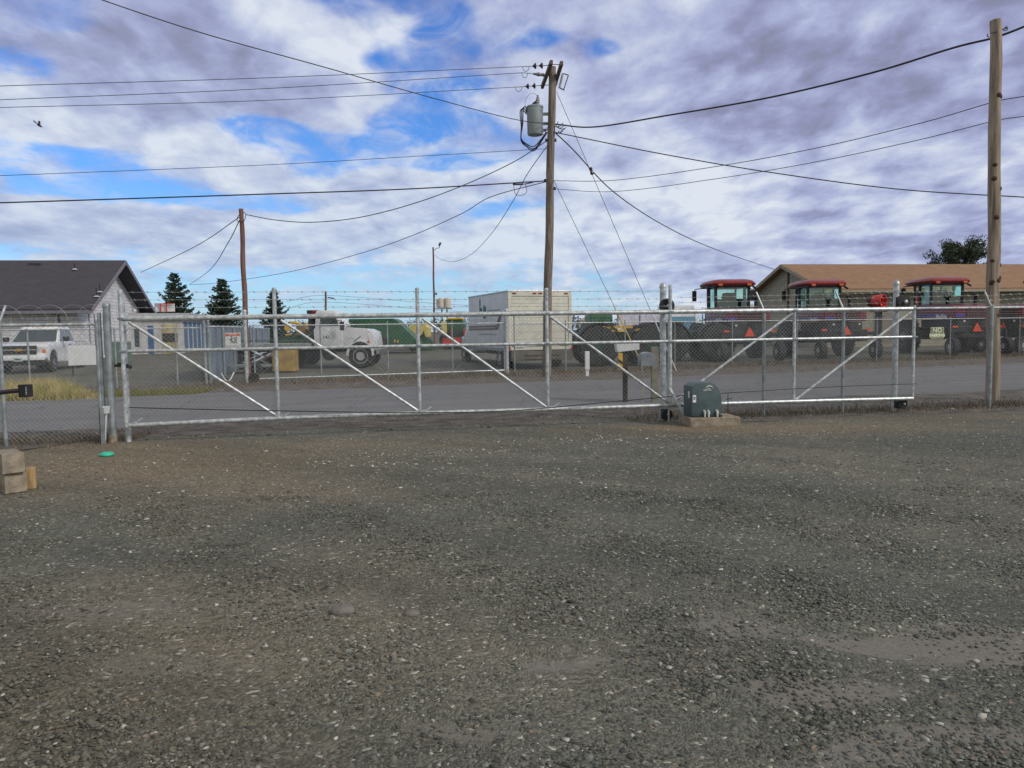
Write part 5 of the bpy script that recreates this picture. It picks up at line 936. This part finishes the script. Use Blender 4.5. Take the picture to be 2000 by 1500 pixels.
# yellow tank, trailer with scrap
q = gnd(553, 728); t = thing('yellow_bin', 'dirty yellow upright sheet metal bin behind the far gate', 'bin', (q.x, q.y, g(q.x, q.y)), world=True); a, b_ = at(532, 726, q.y), at(573, 680, q.y); MB().box(((a.x + b_.x) / 2, q.y + .35, (a.z + b_.z) / 2 ), (b_.x - a.x, .7, b_.z - a.z)).build('body', mat('yellow_rusty', (.50, .33, .08), .6, 0, .2, 3, .2, 50, .5), t, bevel=.03); MB().box(((a.x + b_.x) / 2, q.y + .35, b_.z + .01), (b_.x - a.x + .05, .75, .04)).build('rim_flange', mat('yellow_dark', (.36, .25, .07), .6), t)
Yl = 30.2; t = thing('scrap_trailer', 'low utility trailer piled with pale sheet scrap and pipes left of the yellow bin', 'trailer', (px2x(502, Yl), Yl, g(px2x(502, Yl), Yl)), world=True); gz_ = g(px2x(502, Yl), Yl); a, b_ = at(463, 724, Yl), at(530, 719, Yl)
MB().box(((a.x + b_.x) / 2, Yl, gz_ + .30), (b_.x - a.x, 1.2, .09)).bar(V3(a, gz_ + .30) + Vector((0, 0, 0)), V3(a, gz_ + .34) + Vector((-.45, -.1, 0)), .03).build('deck', galvd, t); 
for s_ in (-1, 1): MB().lathe(((a.x + b_.x) / 2 + .3, Yl + s_ * .65, gz_ + .2), [(-.08, .1), (-.08, .2), (.08, .2), (.08, .1)], 'y', 16).build('wheel', tyrem, t, smooth=True)
random.seed(21)
t = thing('scrap_pile', 'jumble of pale sheets with a blue piece lying on the low trailer', 'scrap pile', (px2x(502, Yl), Yl, gz_ + .35), world=True)
for i in range(9):
    c_ = Vector((random.uniform(a.x + .4, b_.x - .1), Yl + random.uniform(-.4, .3), gz_ + .38 + i * .055)); MB().box(c_, (random.uniform(.3, .8), random.uniform(.2, .6), .02), random.uniform(-1, 1), random.uniform(-.5, .5), random.uniform(-.5, .5)).build('sheet', white if i % 2 else galv, t)
c_ = at(515, 697, Yl); MB().box(c_, (.2, .2, .12), .3).build('blue_piece', mat('scrap_blue', (.03, .13, .35), .5), t); m = MB()
for i in range(12): c_ = Vector((random.uniform(a.x + .3, b_.x), Yl + random.uniform(-.3, .3), gz_ + random.uniform(.4, .85))); m.bar(c_, c_ + Vector((random.uniform(-.5, .5), random.uniform(-.3, .3), random.uniform(-.15, .3))), .018, n=6)
m.build('pipes', mat('rusty_pipe', (.16, .09, .06), .8), t)
q = at(537, 668, 34.5); t = thing('hoist_stand', 'thin black A-frame hoist standing near the yellow bin', 'stand', (q.x, q.y, .1), world=True); m = MB().bar(at(529, 662, 34.5), at(541, 661, 34.5), .035).bar(at(539, 662, 34.5), at(535, 674, 34.5), .04).bar(at(524, 664, 34.5), at(531, 673, 34.5), .025).box(at(538, 668, 34.5), (.12, .3, .3)); m.bar(at(535, 674, 34.5), V3(at(535, 674, 34.5), .1), .04); m.build('frame', darksteel, t)
# green wagon
Yg = 48.0; t = thing('grain_wagon', 'large bright green sloping hopper wagon right of the flatbed truck', 'wagon', (px2x(755, Yg), Yg, g(px2x(755, Yg), Yg)), world=True)
poly = [(682, 673), (682, 623), (768, 622), (776, 626), (800, 650), (812, 662), (822, 680), (790, 680), (770, 676), (735, 672)]; pp = [at(a, b_, Yg) for a, b_ in poly]; MB().prism([(q.x, q.z) for q in pp], Yg - .2, Yg + 2.2, 'y').build('hopper', greenp, t, bevel=.06)
MB().prism([(at(690, 670, Yg).x, at(690, 669, Yg).z), (at(748, 670, Yg).x, at(690, 669, Yg).z), (at(748, 0, Yg).x, at(748, 633, Yg).z), (at(690, 0, Yg).x, at(748, 630, Yg).z)], Yg - .28, Yg - .21, 'y').build('side_panel', mat('mid_green', (.018, .11, .045), .5), t)
for px in (771, 777): q = at(px, 666 + (px - 771) * .2, Yg - .24); MB().box(q, (.09, .04, .18)).build('reflector', yel, t)
for px in (722, 745): MB().lathe((at(px, 690, Yg).x, Yg - .1, g(at(px, 690, Yg).x, Yg) + .55), [(-.2, .3), (-.2, .55), (.2, .55), (.2, .3)], 'y', 22).build('wheel', tyrem, t, smooth=True)
MB().bar(at(806, 684, Yg), V3(at(806, 684, Yg), g(-6, 48)), .05).bar(at(800, 678, Yg), at(812, 700, Yg), .04).build('jack_leg', mat('rust_red', (.2, .06, .04), .7), t)
# yellow hooded machine right of it
Yy = 53.0; t = thing('yellow_hood_combine', 'green harvester part with round yellow hood beside the green wagon', 'harvester', (px2x(818, Yy), Yy, g(px2x(818, Yy), Yy)), world=True)
poly = [(798, 659), (798, 640), (805, 634), (832, 633), (838, 640), (838, 658), (832, 659), (829, 646), (824, 655), (812, 656)]; pp = [at(a, b_, Yy) for a, b_ in poly]; MB().prism([(q.x, q.z) for q in pp], Yy - .5, Yy + 1.5, 'y').build('hood', yelp, t, bevel=.05)
poly = [(800, 682), (803, 657), (812, 652), (836, 655), (842, 668), (846, 684)]; pp = [at(a, b_, Yy + .2) for a, b_ in poly]; MB().prism([(q.x, q.z) for q in pp], Yy - .3, Yy + 1.5, 'y').build('body', greenp, t, bevel=.05); MB().lathe((at(796, 650, Yy).x, Yy + .3, at(796, 650, Yy).z), [(-.3, .1), (-.3, .45), (.3, .45), (.3, .1)], 'y', 20).build('side_drum', white, t)
for px in (810, 836): MB().lathe((at(px, 690, Yy).x, Yy - .1, g(-6, Yy) + .4), [(-.15, .2), (-.15, .4), (.15, .4), (.15, .2)], 'y', 20).build('wheel', tyrem, t, smooth=True)
# green combine with yellow top stripe and red header
Yc = 56.0; t = thing('green_combine', 'tall dark green combine harvester with yellow top strip left of the box truck', 'combine', (px2x(888, Yc), Yc, g(px2x(888, Yc), Yc)), world=True)
poly = [(868, 668), (868, 640), (872, 624), (903, 623), (909, 636), (912, 668)]; pp = [at(a, b_, Yc) for a, b_ in poly]; MB().prism([(q.x, q.z) for q in pp], Yc, Yc + 4, 'y').build('body', greenp, t, bevel=.08)
a, b_ = at(872, 623, Yc), at(903, 621, Yc); MB().box(((a.x + b_.x) / 2, Yc + 1.5, a.z + .03), (b_.x - a.x, 3.2, .12)).build('top_strip', yel, t); a = at(865, 640, Yc); MB().box((a.x + .1, Yc - .1, a.z), (.36, .5, .9)).build('yellow_panel', yelp, t, bevel=.04)
m = MB()
for i in range(4): q = at(890, 643 + 6 * i, Yc); m.box((q.x, Yc - .06, q.z), (.85, .08, .05))
for px in (880, 901): m.bar(at(px, 638, Yc - .06), at(px, 666, Yc - .06), .03)
m.build('ladder', mat('green_dark_rungs', (.03, .09, .05), .5), t)
for px in (882, 907): q = at(px, 648, Yc - .2); MB().box((q.x, Yc - .15, q.z), (.12, .08, .5)).build('tail_marker', redb, t)
for px in (874, 905): MB().lathe((at(px, 680, Yc).x, Yc + .2, g(-4, Yc) + .6), [(-.25, .3), (-.25, .6), (.25, .6), (.25, .3)], 'y', 22).build('wheel', tyrem, t, smooth=True)
Yr = 54.5; 
for i, (p0, p1, lab) in enumerate(((865, 884, 'left bright red bin in front of the green combine'), (886, 901, 'middle bright red bin in front of the green combine'), (903, 921, 'right bright red bin beside the box truck'))):
    a, b_ = at(p0, 675, Yr), at(p1, 662 - (2 if i else 0), Yr); t = thing('red_bin', lab, 'bin', ((a.x + b_.x) / 2, Yr, g(a.x, Yr)), group='red bins by the green combine'); z0, z1 = .2, b_.z - g(a.x, Yr); MB().prism([(-(b_.x - a.x) / 2 + .05, z0), ((b_.x - a.x) / 2 - .05, z0), ((b_.x - a.x) / 2, z1), (-(b_.x - a.x) / 2, z1)], -.4, .4, 'y').build('body', redb, t, bevel=.03); MB().box((0, 0, z1 + .02), (b_.x - a.x + .04, .86, .06)).build('rim', mat('bin_rim', (.5, .08, .05), .5), t); MB().box((0, 0, .1), (.5, .7, .2)).build('base', darksteel, t)
q = at(868, 592, 62); t = thing('fuel_tank_stand', 'pair of cream fuel tanks on a tall stand right of the floodlight pole', 'fuel tank', (q.x, q.y, .45), world=True)
a, b_ = at(853, 602, 62), at(882, 583, 62); r_ = (b_.z - a.z) / 2; zc_ = (a.z + b_.z) / 2
for i, px in enumerate((861, 874)): c_ = at(px, 592, 62); MB().lathe((c_.x, 62, a.z), [(0, .2), (.03, .27), (.72, .27), (.82, .18), (.85, .05)], 'z', 20).build('tank', mat('tank_cream', (.62, .57, .50), .5), t, smooth=True)
MB().box((at(855, 592, 62).x, 61.9, zc_), (.2, .3, r_ * 1.6)).build('pump_box', mat('pump_grey', (.35, .35, .37), .5), t); MB().box((at(867, 603, 62).x, 62, a.z - .04), (1.3, .7, .08)).build('platform', galvd, t)
for px in (863, 873): q = at(px, 604, 62); MB().bar((q.x, 62, .45), (q.x, 62, a.z - .08), .05).build('leg', darksteel, t)
# box truck
bx0 = Vector((-.12, 30.45)); hd = Vector((-.325, .946)); side = Vector((hd.y, -hd.x)); ctr = bx0 + side * 1.36; gz = g(ctr.x, ctr.y)
boxm = mat('box_side_white', (.66, .70, .75), .5, 0, .06, 1.5, 0, 40, .15); t = thing('box_truck', 'white box truck with cream roll up rear door and teal LB initials', 'box truck', (ctr.x, ctr.y, gz), face(*hd))
W = 1.36; MB().box((0, 2.87, 1.93), (2 * W - .02, 5.7, 2.36)).build('cargo_box', boxm, t, bevel=.03); MB().box((0, 2.87, 3.125), (2 * W + .02, 5.74, .07)).build('roof_cap', galv, t, bevel=.02)
m = MB().box((-W + .07, -.01, 1.93), (.14, .08, 2.3)).box((W - .07, -.01, 1.93), (.14, .08, 2.3)).box((0, -.01, 3.02), (2 * W - .28, .08, .2)).box((0, -.01, .84), (2 * W, .08, .12)); m.build('rear_frame', cream, t, bevel=.01)
rd = MB()
for i in range(7): rd.box((0, .0, .93 + i * .285 + .137), (2 * W - .30, .05, .277))
rd.build('roll_door', cream, t, bevel=.008); MB().box((.15, -.04, 1.0), (.18, .03, .06)).box((.0, -.035, .96), (.4, .02, .03)).build('door_latch', galvd, t)
for x_ in (-W + .25, -.25, .0, .25, W - .25): MB().box((x_, -.055, 3.03), (.16, .02, .06)).build('marker_light', mat('marker_red', (.25, .05, .03), .4), t)
for x_ in (-1, 1): MB().box((x_ * (W - .32), -.06, 1.02), (.34, .02, .14)).build('tail_light', mat('tail_amber', (.45, .2, .08), .4), t); MB().box((x_ * (W - .03), -.035, .86), (.1, .03, .2)).build('side_lamp', redlens, t)
MB().box((-W + .45, -.085, 1.02), (.42, .015, .24)).build('plate_panel', white, t)
m = MB().box((0, -.15, .55), (2 * W - .1, .18, .38)); m.box((0, -.26, .60), (1.5, .05, .06)).box((0, -.26, .44), (1.5, .05, .06)); m.build('rear_bumper', mat('bumper_brown', (.14, .125, .10), .8, 0, .2, 4, .2, 40, .4), t, bevel=.02); MB().box((0, 3, .62), (.9, 6, .2)).build('chassis', darksteel, t); MB().box((-W + .01, 2.87, .80), (.05, 5.7, .12)).build('side_skirt', galvd, t)
sx = -W - .004; brn = mat('stripe_brown', (.17, .12, .11), .6)
MB().add([(sx, 5.7, 1.60), (sx, 1.75, 1.60), (sx, 1.45, 1.80), (sx, 5.7, 1.80)], [(0, 1, 2, 3)]).add([(sx, 1.70, 1.60), (sx, .98, 2.35), (sx, .72, 2.35), (sx, 1.30, 1.60)], [(0, 1, 2, 3)]).build('stripe', brn, t); MB().add([(sx - .003, 5.7, 1.69), (sx - .003, 1.75, 1.69), (sx - .003, 1.75, 1.71), (sx - .003, 5.7, 1.71)], [(0, 1, 2, 3)]).build('pin_stripe', boxm, t)
teal = mat('teal_letter', (.01, .12, .15), .5); text('L', .74, teal, t, (sx, 3.75, 2.68), (0, -1, 0), (0, 0, 1), bold=.03); text('B', .74, teal, t, (sx, 3.15, 2.36), (0, -1, 0), (0, 0, 1), bold=.03)
m = MB()
for i in range(9): m.box((sx, 2.6 - i * .2, 2.42), (.003, .12, .05))
for i in range(9): m.box((sx, 4.0 - i * .3, 1.42), (.003, .2, .06))
m.build('small_lettering', mat('faded_teal', (.22, .33, .36), .6), t)
for y_ in (1.3, 7.2):
    for s_ in (-1, 1): wheel(t, (s_ * (W - .28), y_, .46), .46, .45 if y_ < 2 else .26, rimw)
frus(MB(), 1.1, 6.0, 8.1, .6, .95, 6.0, 7.2, 2.35).build('cab', whitev, t, bevel=.06, smooth=True); MB().add([(-.95, 7.96, 1.4), (.95, 7.96, 1.4), (.88, 7.3, 2.2), (-.88, 7.3, 2.2)], [(0, 1, 2, 3)]).build('windshield', glass, t); MB().box((0, 7.7, .9), (2.0, 1.4, .8)).build('hood', whitev, t, bevel=.08)
# crop sprayer with big tyres
Ys = 33.3; t = thing('crop_sprayer', 'dark sprayer on huge tyres with white side tanks and yellow boom bars', 'sprayer', (px2x(1212, Ys), Ys, g(px2x(1212, Ys), Ys)), face(1, .1)); 
MB().box((0, -.1, 1.15), (1.1, 3.6, .55)).box((0, -1.0, 1.6), (1.2, 1.2, .5)).box((0, 1.0, 1.5), (1.2, 1.3, .35)).build('chassis', dgreen, t, bevel=.06)
MB().box((0, -.95, 1.92), (1.2, 1.0, .52)).build('engine_hood', greenp, t, bevel=.08)
for y0, y1, nm in ((-.30, .58, 0), (.64, 1.65, 1)): MB().prism([(y0, 1.66), (y1 - (.0 if not nm else .35), 1.70), (y1, 2.18), (y0, 2.18)], .62, .95).build('tank', mat('tank_lilac_white', (.62, .61, .72), .5), t, bevel=.03)
for y0, y1, z in ((-.98, .28, 1.63), (-.88, .0, 1.49), (.33, 1.22, 1.51)): MB().box((1.02, (y0 + y1) / 2, z), (.12, y1 - y0, .10)).build('boom_bar', yel, t)
for y_ in (-1.15, 1.05):
    for s_ in (-1, 1): wheel(t, (s_ * .85, y_, .86), .86, .52, dgreen, rim=.5, lugs=True)
m = MB()
for a in (0, 1): m.prism([(-1.15 + 2.2 * a + 1.0 * math.cos(R(q)), .86 + 1.0 * math.sin(R(q))) for q in range(10, 171, 16)] + [(-1.15 + 2.2 * a + .94 * math.cos(R(q)), .86 + .94 * math.sin(R(q))) for q in range(170, 9, -16)], .6, 1.12)
m.build('fender', darksteel, t, smooth=True)
t2 = copy_tree(t); t2.location = (px2x(1345, 36.0), 36.0, g(8.3, 36)); t2['label'] = 'dark implement on huge tyres half hidden between the thick roller post and first windrower'; 
for ch in list(t2.children):
    if ch.name.split('.')[0] in ('tank', 'boom_bar', 'engine_hood'): bpy.data.objects.remove(ch)
q = at(1143, 630, 46); t = thing('cream_tank', 'small cream round tank seen right of the box truck', 'tank', (q.x, q.y, g(q.x, q.y)), world=True); MB().lathe((q.x, q.y, at(1143, 641, 46).z), [(0, .28), (.05, .34), (.5, .34), (.6, .22), (.62, .05)], 'z', 20).build('body', mat('tank_tan', (.55, .47, .33), .5), t, smooth=True); MB().box((q.x, q.y, .9), (.6, .6, 1.6)).build('stand', dgreen, t)
# far white van / trucks behind
Yv = 47; q = at(1330, 640, Yv); t = thing('far_white_truck', 'white truck cab with blue tinted windshield far behind the thick roller post', 'truck', (q.x, q.y, g(q.x, q.y)), face(-.1, -1))
frus(MB(), 1.0, -1.5, 1.1, .5, .85, -1.4, .7, 2.35).build('cab', whitev, t, bevel=.06); MB().add([(-.80, 1.0, 1.35), (.80, 1.0, 1.35), (.74, .76, 2.1), (-.74, .76, 2.1)], [(0, 1, 2, 3)]).build('windshield', mat('blue_glass', (.10, .28, .42), .1), t); MB().box((0, 1.2, .9), (1.9, .5, .7)).build('hood', whitev, t, bevel=.06)
MB().box((0, -3.2, 1.9), (2.0, 3.4, 1.9)).build('cargo_body', whitev, t, bevel=.04)
for y_ in (.6, -3.6):
    for s_ in (-1, 1): wheel(t, (s_ * .85, y_, .42), .42, .25)
# red windrowers
def windrower():
    t = thing('windrower', 'red windrower tractor nearest the roller post with orange triangle on its back', 'windrower', (0, 0, 0), 0, 'red windrowers parked in a row')
    MB().prism([(-2.0, 1.75), (-2.0, 2.30), (-1.7, 2.40), (1.4, 2.50), (1.4, 1.75)], -1.02, 1.02).build('hood', redp, t, bevel=.08, smooth=True)
    MB().box((0, -.4, 1.45), (1.7, 3.0, .55)).box((0, -1.9, 1.1), (2.1, .3, .55)).box((0, .9, .95), (2.4, .45, .45)).build('frame', darksteel, t, bevel=.03)
    MB().box((0, .3, 1.05), (1.9, 2.9, .6)).build('axle_housing', darksteel, t, bevel=.05)
    MB().box((-1.035, -.1, 1.90), (.015, 2.6, .16)).build('blue_stripe', mat('stripe_blue', (.05, .05, .32), .4), t); MB().box((-1.037, -.1, 1.80), (.015, 2.6, .035)).build('yellow_stripe', yel, t)
    text('MacDon', .26, logow, t, (-1.048, -.95, 1.86), (0, -1, 0), (0, 0, 1), ext=.003, bold=.008)
    MB().box((-.78, -2.02, 1.90), (.46, .02, .15)).build('rear_stripe', _m['stripe_blue'], t); MB().box((.1, -2.02, 2.0), (1.1, .03, .32)).build('rear_grille', mat('grille_dark_red', (.06, .015, .02), .6), t)
    MB().prism([(-.23, 1.12), (.23, 1.12), (.0, 1.55)], -2.12, -2.09, 'y').build('slow_vehicle_triangle', orange, t)
    for x_ in (-1, 1):
        MB().box((x_ * 1.06, -2.1, 1.36), (.24, .03, .09)).build('rear_reflector', orange, t); MB().lathe((x_ * .62, -2.08, 1.62), [(-.03, .05), (.02, .05)], 'y', 10).build('work_light', white, t)
        MB().bar((x_ * 1.3, -2.2, .85), (x_ * 1.3, -2.2, 1.25), .08).box((x_ * 1.0, -2.1, 1.18), (.8, .16, .16)).build('caster_arm', darksteel, t)
        wheel(t, (x_ * 1.3, -2.3, .42), .42, .30, rimw, rim=.58); wheel(t, (x_ * 1.45, 1.3, .88), .88, .5, mat('rim_grey', (.20, .20, .21), .5, .3), rim=.5, lugs=True)
        MB().tube([(x_ * 1.0, 1.5, 3.50), (x_ * 1.42, 1.75, 3.46), (x_ * 1.46, 1.75, 3.36)], .025, 6).box((x_ * 1.46, 1.75, 3.12), (.20, .10, .52)).build('mirror', blackm, t, bevel=.02)
    # cab
    z0, z1 = 2.42, 3.52; fr = MB()
    cs = [(-.80, .35), (.80, .35), (.88, 1.2), (.70, 2.0), (-.70, 2.0), (-.88, 1.2)]
    for x_, y_ in cs: fr.bar((x_, y_, z0), (x_ * 1.02, y_, z1), .075 if y_ < 1.9 else .05, n=6)
    for i in range(6): a, b_ = cs[i], cs[(i + 1) % 6]; fr.bar((*a, z1), (*b_, z1), .07, n=6); fr.bar((*a, z0), (*b_, z0), .08, n=6)
    fr.build('cab_frame', mat('cab_black', (.015, .014, .018), .4), t)
    for i, nm in ((0, 'rear_window'), (1, 'side_window'), (2, 'front_side_window'), (3, 'windshield'), (4, 'front_side_window'), (5, 'side_window')):
        a, b_ = cs[i], cs[(i + 1) % 6]; MB().add([(*a, z0), (*b_, z0), (*b_, z1), (*a, z1)], [(0, 1, 2, 3)]).build(nm, cabglass, t)
    MB().box((0, .42, 2.66), (1.5, .05, .50)).build('rear_bulkhead', _m['cab_black'], t); MB().box((0, .9, 2.85), (.55, .5, .75)).build('seat', mat('seat_dark', (.03, .03, .035), .8), t, bevel=.08); MB().lathe((.0, 1.5, 3.0), [(0, .16), (.02, .19), (.04, .16)], (0, -.5, 1), 16).build('steering_wheel', blackm, t)
    rf_ = MB(); pts = [(-.95, -.05), (.95, -.05), (1.22, .5), (1.22, 1.6), (1.0, 2.45), (-1.0, 2.45), (-1.22, 1.6), (-1.22, .5)]
    for k_, (z, s_) in enumerate(((3.56, .97), (3.66, 1.0), (3.78, .9), (3.86, .66))): rf_.v += [Vector((x_ * s_, 1.2 + (y_ - 1.2) * s_, z)) for x_, y_ in pts]
    rf_.f = [(k_ * 8 + i, k_ * 8 + (i + 1) % 8, k_ * 8 + 8 + (i + 1) % 8, k_ * 8 + 8 + i) for k_ in range(3) for i in range(8)] + [tuple(range(7, -1, -1)), tuple(range(24, 32))]; ro_ = rf_.build('cab_roof', mat('roof_red', (.21, .022, .028), .3, 0, .12, 3), t, bevel=.03, smooth=True)
    MB().box((0, 1.2, 3.53), (1.9, 2.2, .07)).build('roof_lining', _m['cab_black'], ro_); 
    for x_ in (-.7, .7, ): MB().box((x_, -.04, 3.58), (.20, .06, .10)).build('amber_light', mat('amber_dark', (.6, .13, .03), .4), ro_)
    MB().bar((.95, .2, 3.5), (1.1, .1, 3.38), .05).build('work_lamp', blackm, ro_)
    MB().bar((.75, -.8, 2.38), (.75, -.8, 2.85), .09).lathe((.75, -.8, 2.85), [(0, .17), (.12, .17), (.16, .08)], 'z', 14).build('air_intake', blackm, t, smooth=True)
    m = MB(); 
    for i in range(8): m.box((-.7 + i * .2, -1.98, 2.2), (.05, .08, .12))
    m.bar((-.9, -1.9, 2.44), (.9, -1.9, 2.44), .02).build('hood_louvres', _m['cab_black'], t); m = MB()
    for i in range(14): a = Vector((random.uniform(-.9, .9), -2.0, random.uniform(.9, 1.7))); m.tube(crom([a, a + Vector((random.uniform(-.3, .3), -.1, random.uniform(-.2, .1))), a + Vector((random.uniform(-.5, .5), .1, random.uniform(-.3, .3)))], 4), .022, 5)
    m.build('hoses', cablem, t); MB().bar((-1.15, .9, 1.3), (-1.15, .9, 2.5), .02).bar((-1.35, .7, 1.3), (-1.35, .7, 2.5), .02).box((-1.3, .8, 1.5), (.3, .3, .03)).box((-1.3, .8, 1.9), (.3, .3, .03)).build('ladder', darksteel, t)
    return t
cabglass = bpy.data.materials.new('cab_glass'); cabglass.use_nodes = True; nt_ = cabglass.node_tree; nt_.nodes.clear(); k = NB(nt_); tr_ = k.n('ShaderNodeBsdfTransparent'); tr_.inputs[0].default_value = (.70, .92, .84, 1); gl_ = k.n('ShaderNodeBsdfGlossy'); gl_.inputs['Roughness'].default_value = .04; gl_.inputs[0].default_value = (.8, .9, .9, 1); fz = k.n('ShaderNodeFresnel'); mx_ = k.n('ShaderNodeMixShader'); k.l(k.m('ADD', fz.outputs[0], .10), mx_.inputs[0]); k.l(tr_.outputs[0], mx_.inputs[1]); k.l(gl_.outputs[0], mx_.inputs[2]); oo = k.n('ShaderNodeOutputMaterial'); k.l(mx_.outputs[0], oo.inputs[0])
random.seed(9); W0_ = windrower(); spots = [(1465, 37.0, 1.0, None), (1654, 38.2, 1.0, 'middle red windrower in front of the brown roofed building gable'), (1908, 40.6, 1.05, 'red windrower with clear cab windows left of the tall knotty pole'), (2022, 41.5, 1.05, 'red windrower turned sideways and mostly cut off at the right edge')]
for i, (px, Y, s_, lb) in enumerate(spots):
    o_ = W0_ if i == 0 else copy_tree(W0_); x_ = px2x(px, Y - 2.1 * s_) - .09; o_.location = (x_, Y, g(x_, Y)); o_.rotation_euler = (0, 0, face(-.04, 1)); o_.scale = (s_,) * 3
    if lb: o_['label'] = lb
    if i == 3: o_.location = (px2x(2026, Y), Y, g(px2x(2026, Y), Y)); o_.rotation_euler = (0, 0, face(1, .22))
q = at(1716, 600, 45); t = thing('red_fan', 'round red open drum fan on a dark stand left of the right roller post', 'fan', (q.x, q.y, g(q.x, q.y)), world=True); z_ = at(1716, 588, 45).z; a = Vector((-.75, 1, 0)).normalized() * -1
c_ = Vector((q.x + .05, q.y, z_)); d = Vector((.55, -.83, 0)); MB().lathe(c_, [(-.55, .30), (-.1, .36), (0, .38), (.25, .38), (.26, .34), (.02, .32), (-.1, .12), (-.08, .02)], d, 24).build('drum', redb, t, smooth=True); MB().lathe(c_ - d * .45, [(-.2, .30), (0, .36), (.1, .34)], d, 20).build('housing', mat('fan_brown', (.07, .04, .03), .7), t, smooth=True); MB().box((q.x, q.y, z_ - .5), (.8, .6, .3)).box((q.x, q.y, (z_ - .6) / 2 + .1), (.3, .3, z_ - .7)).build('stand', darksteel, t)
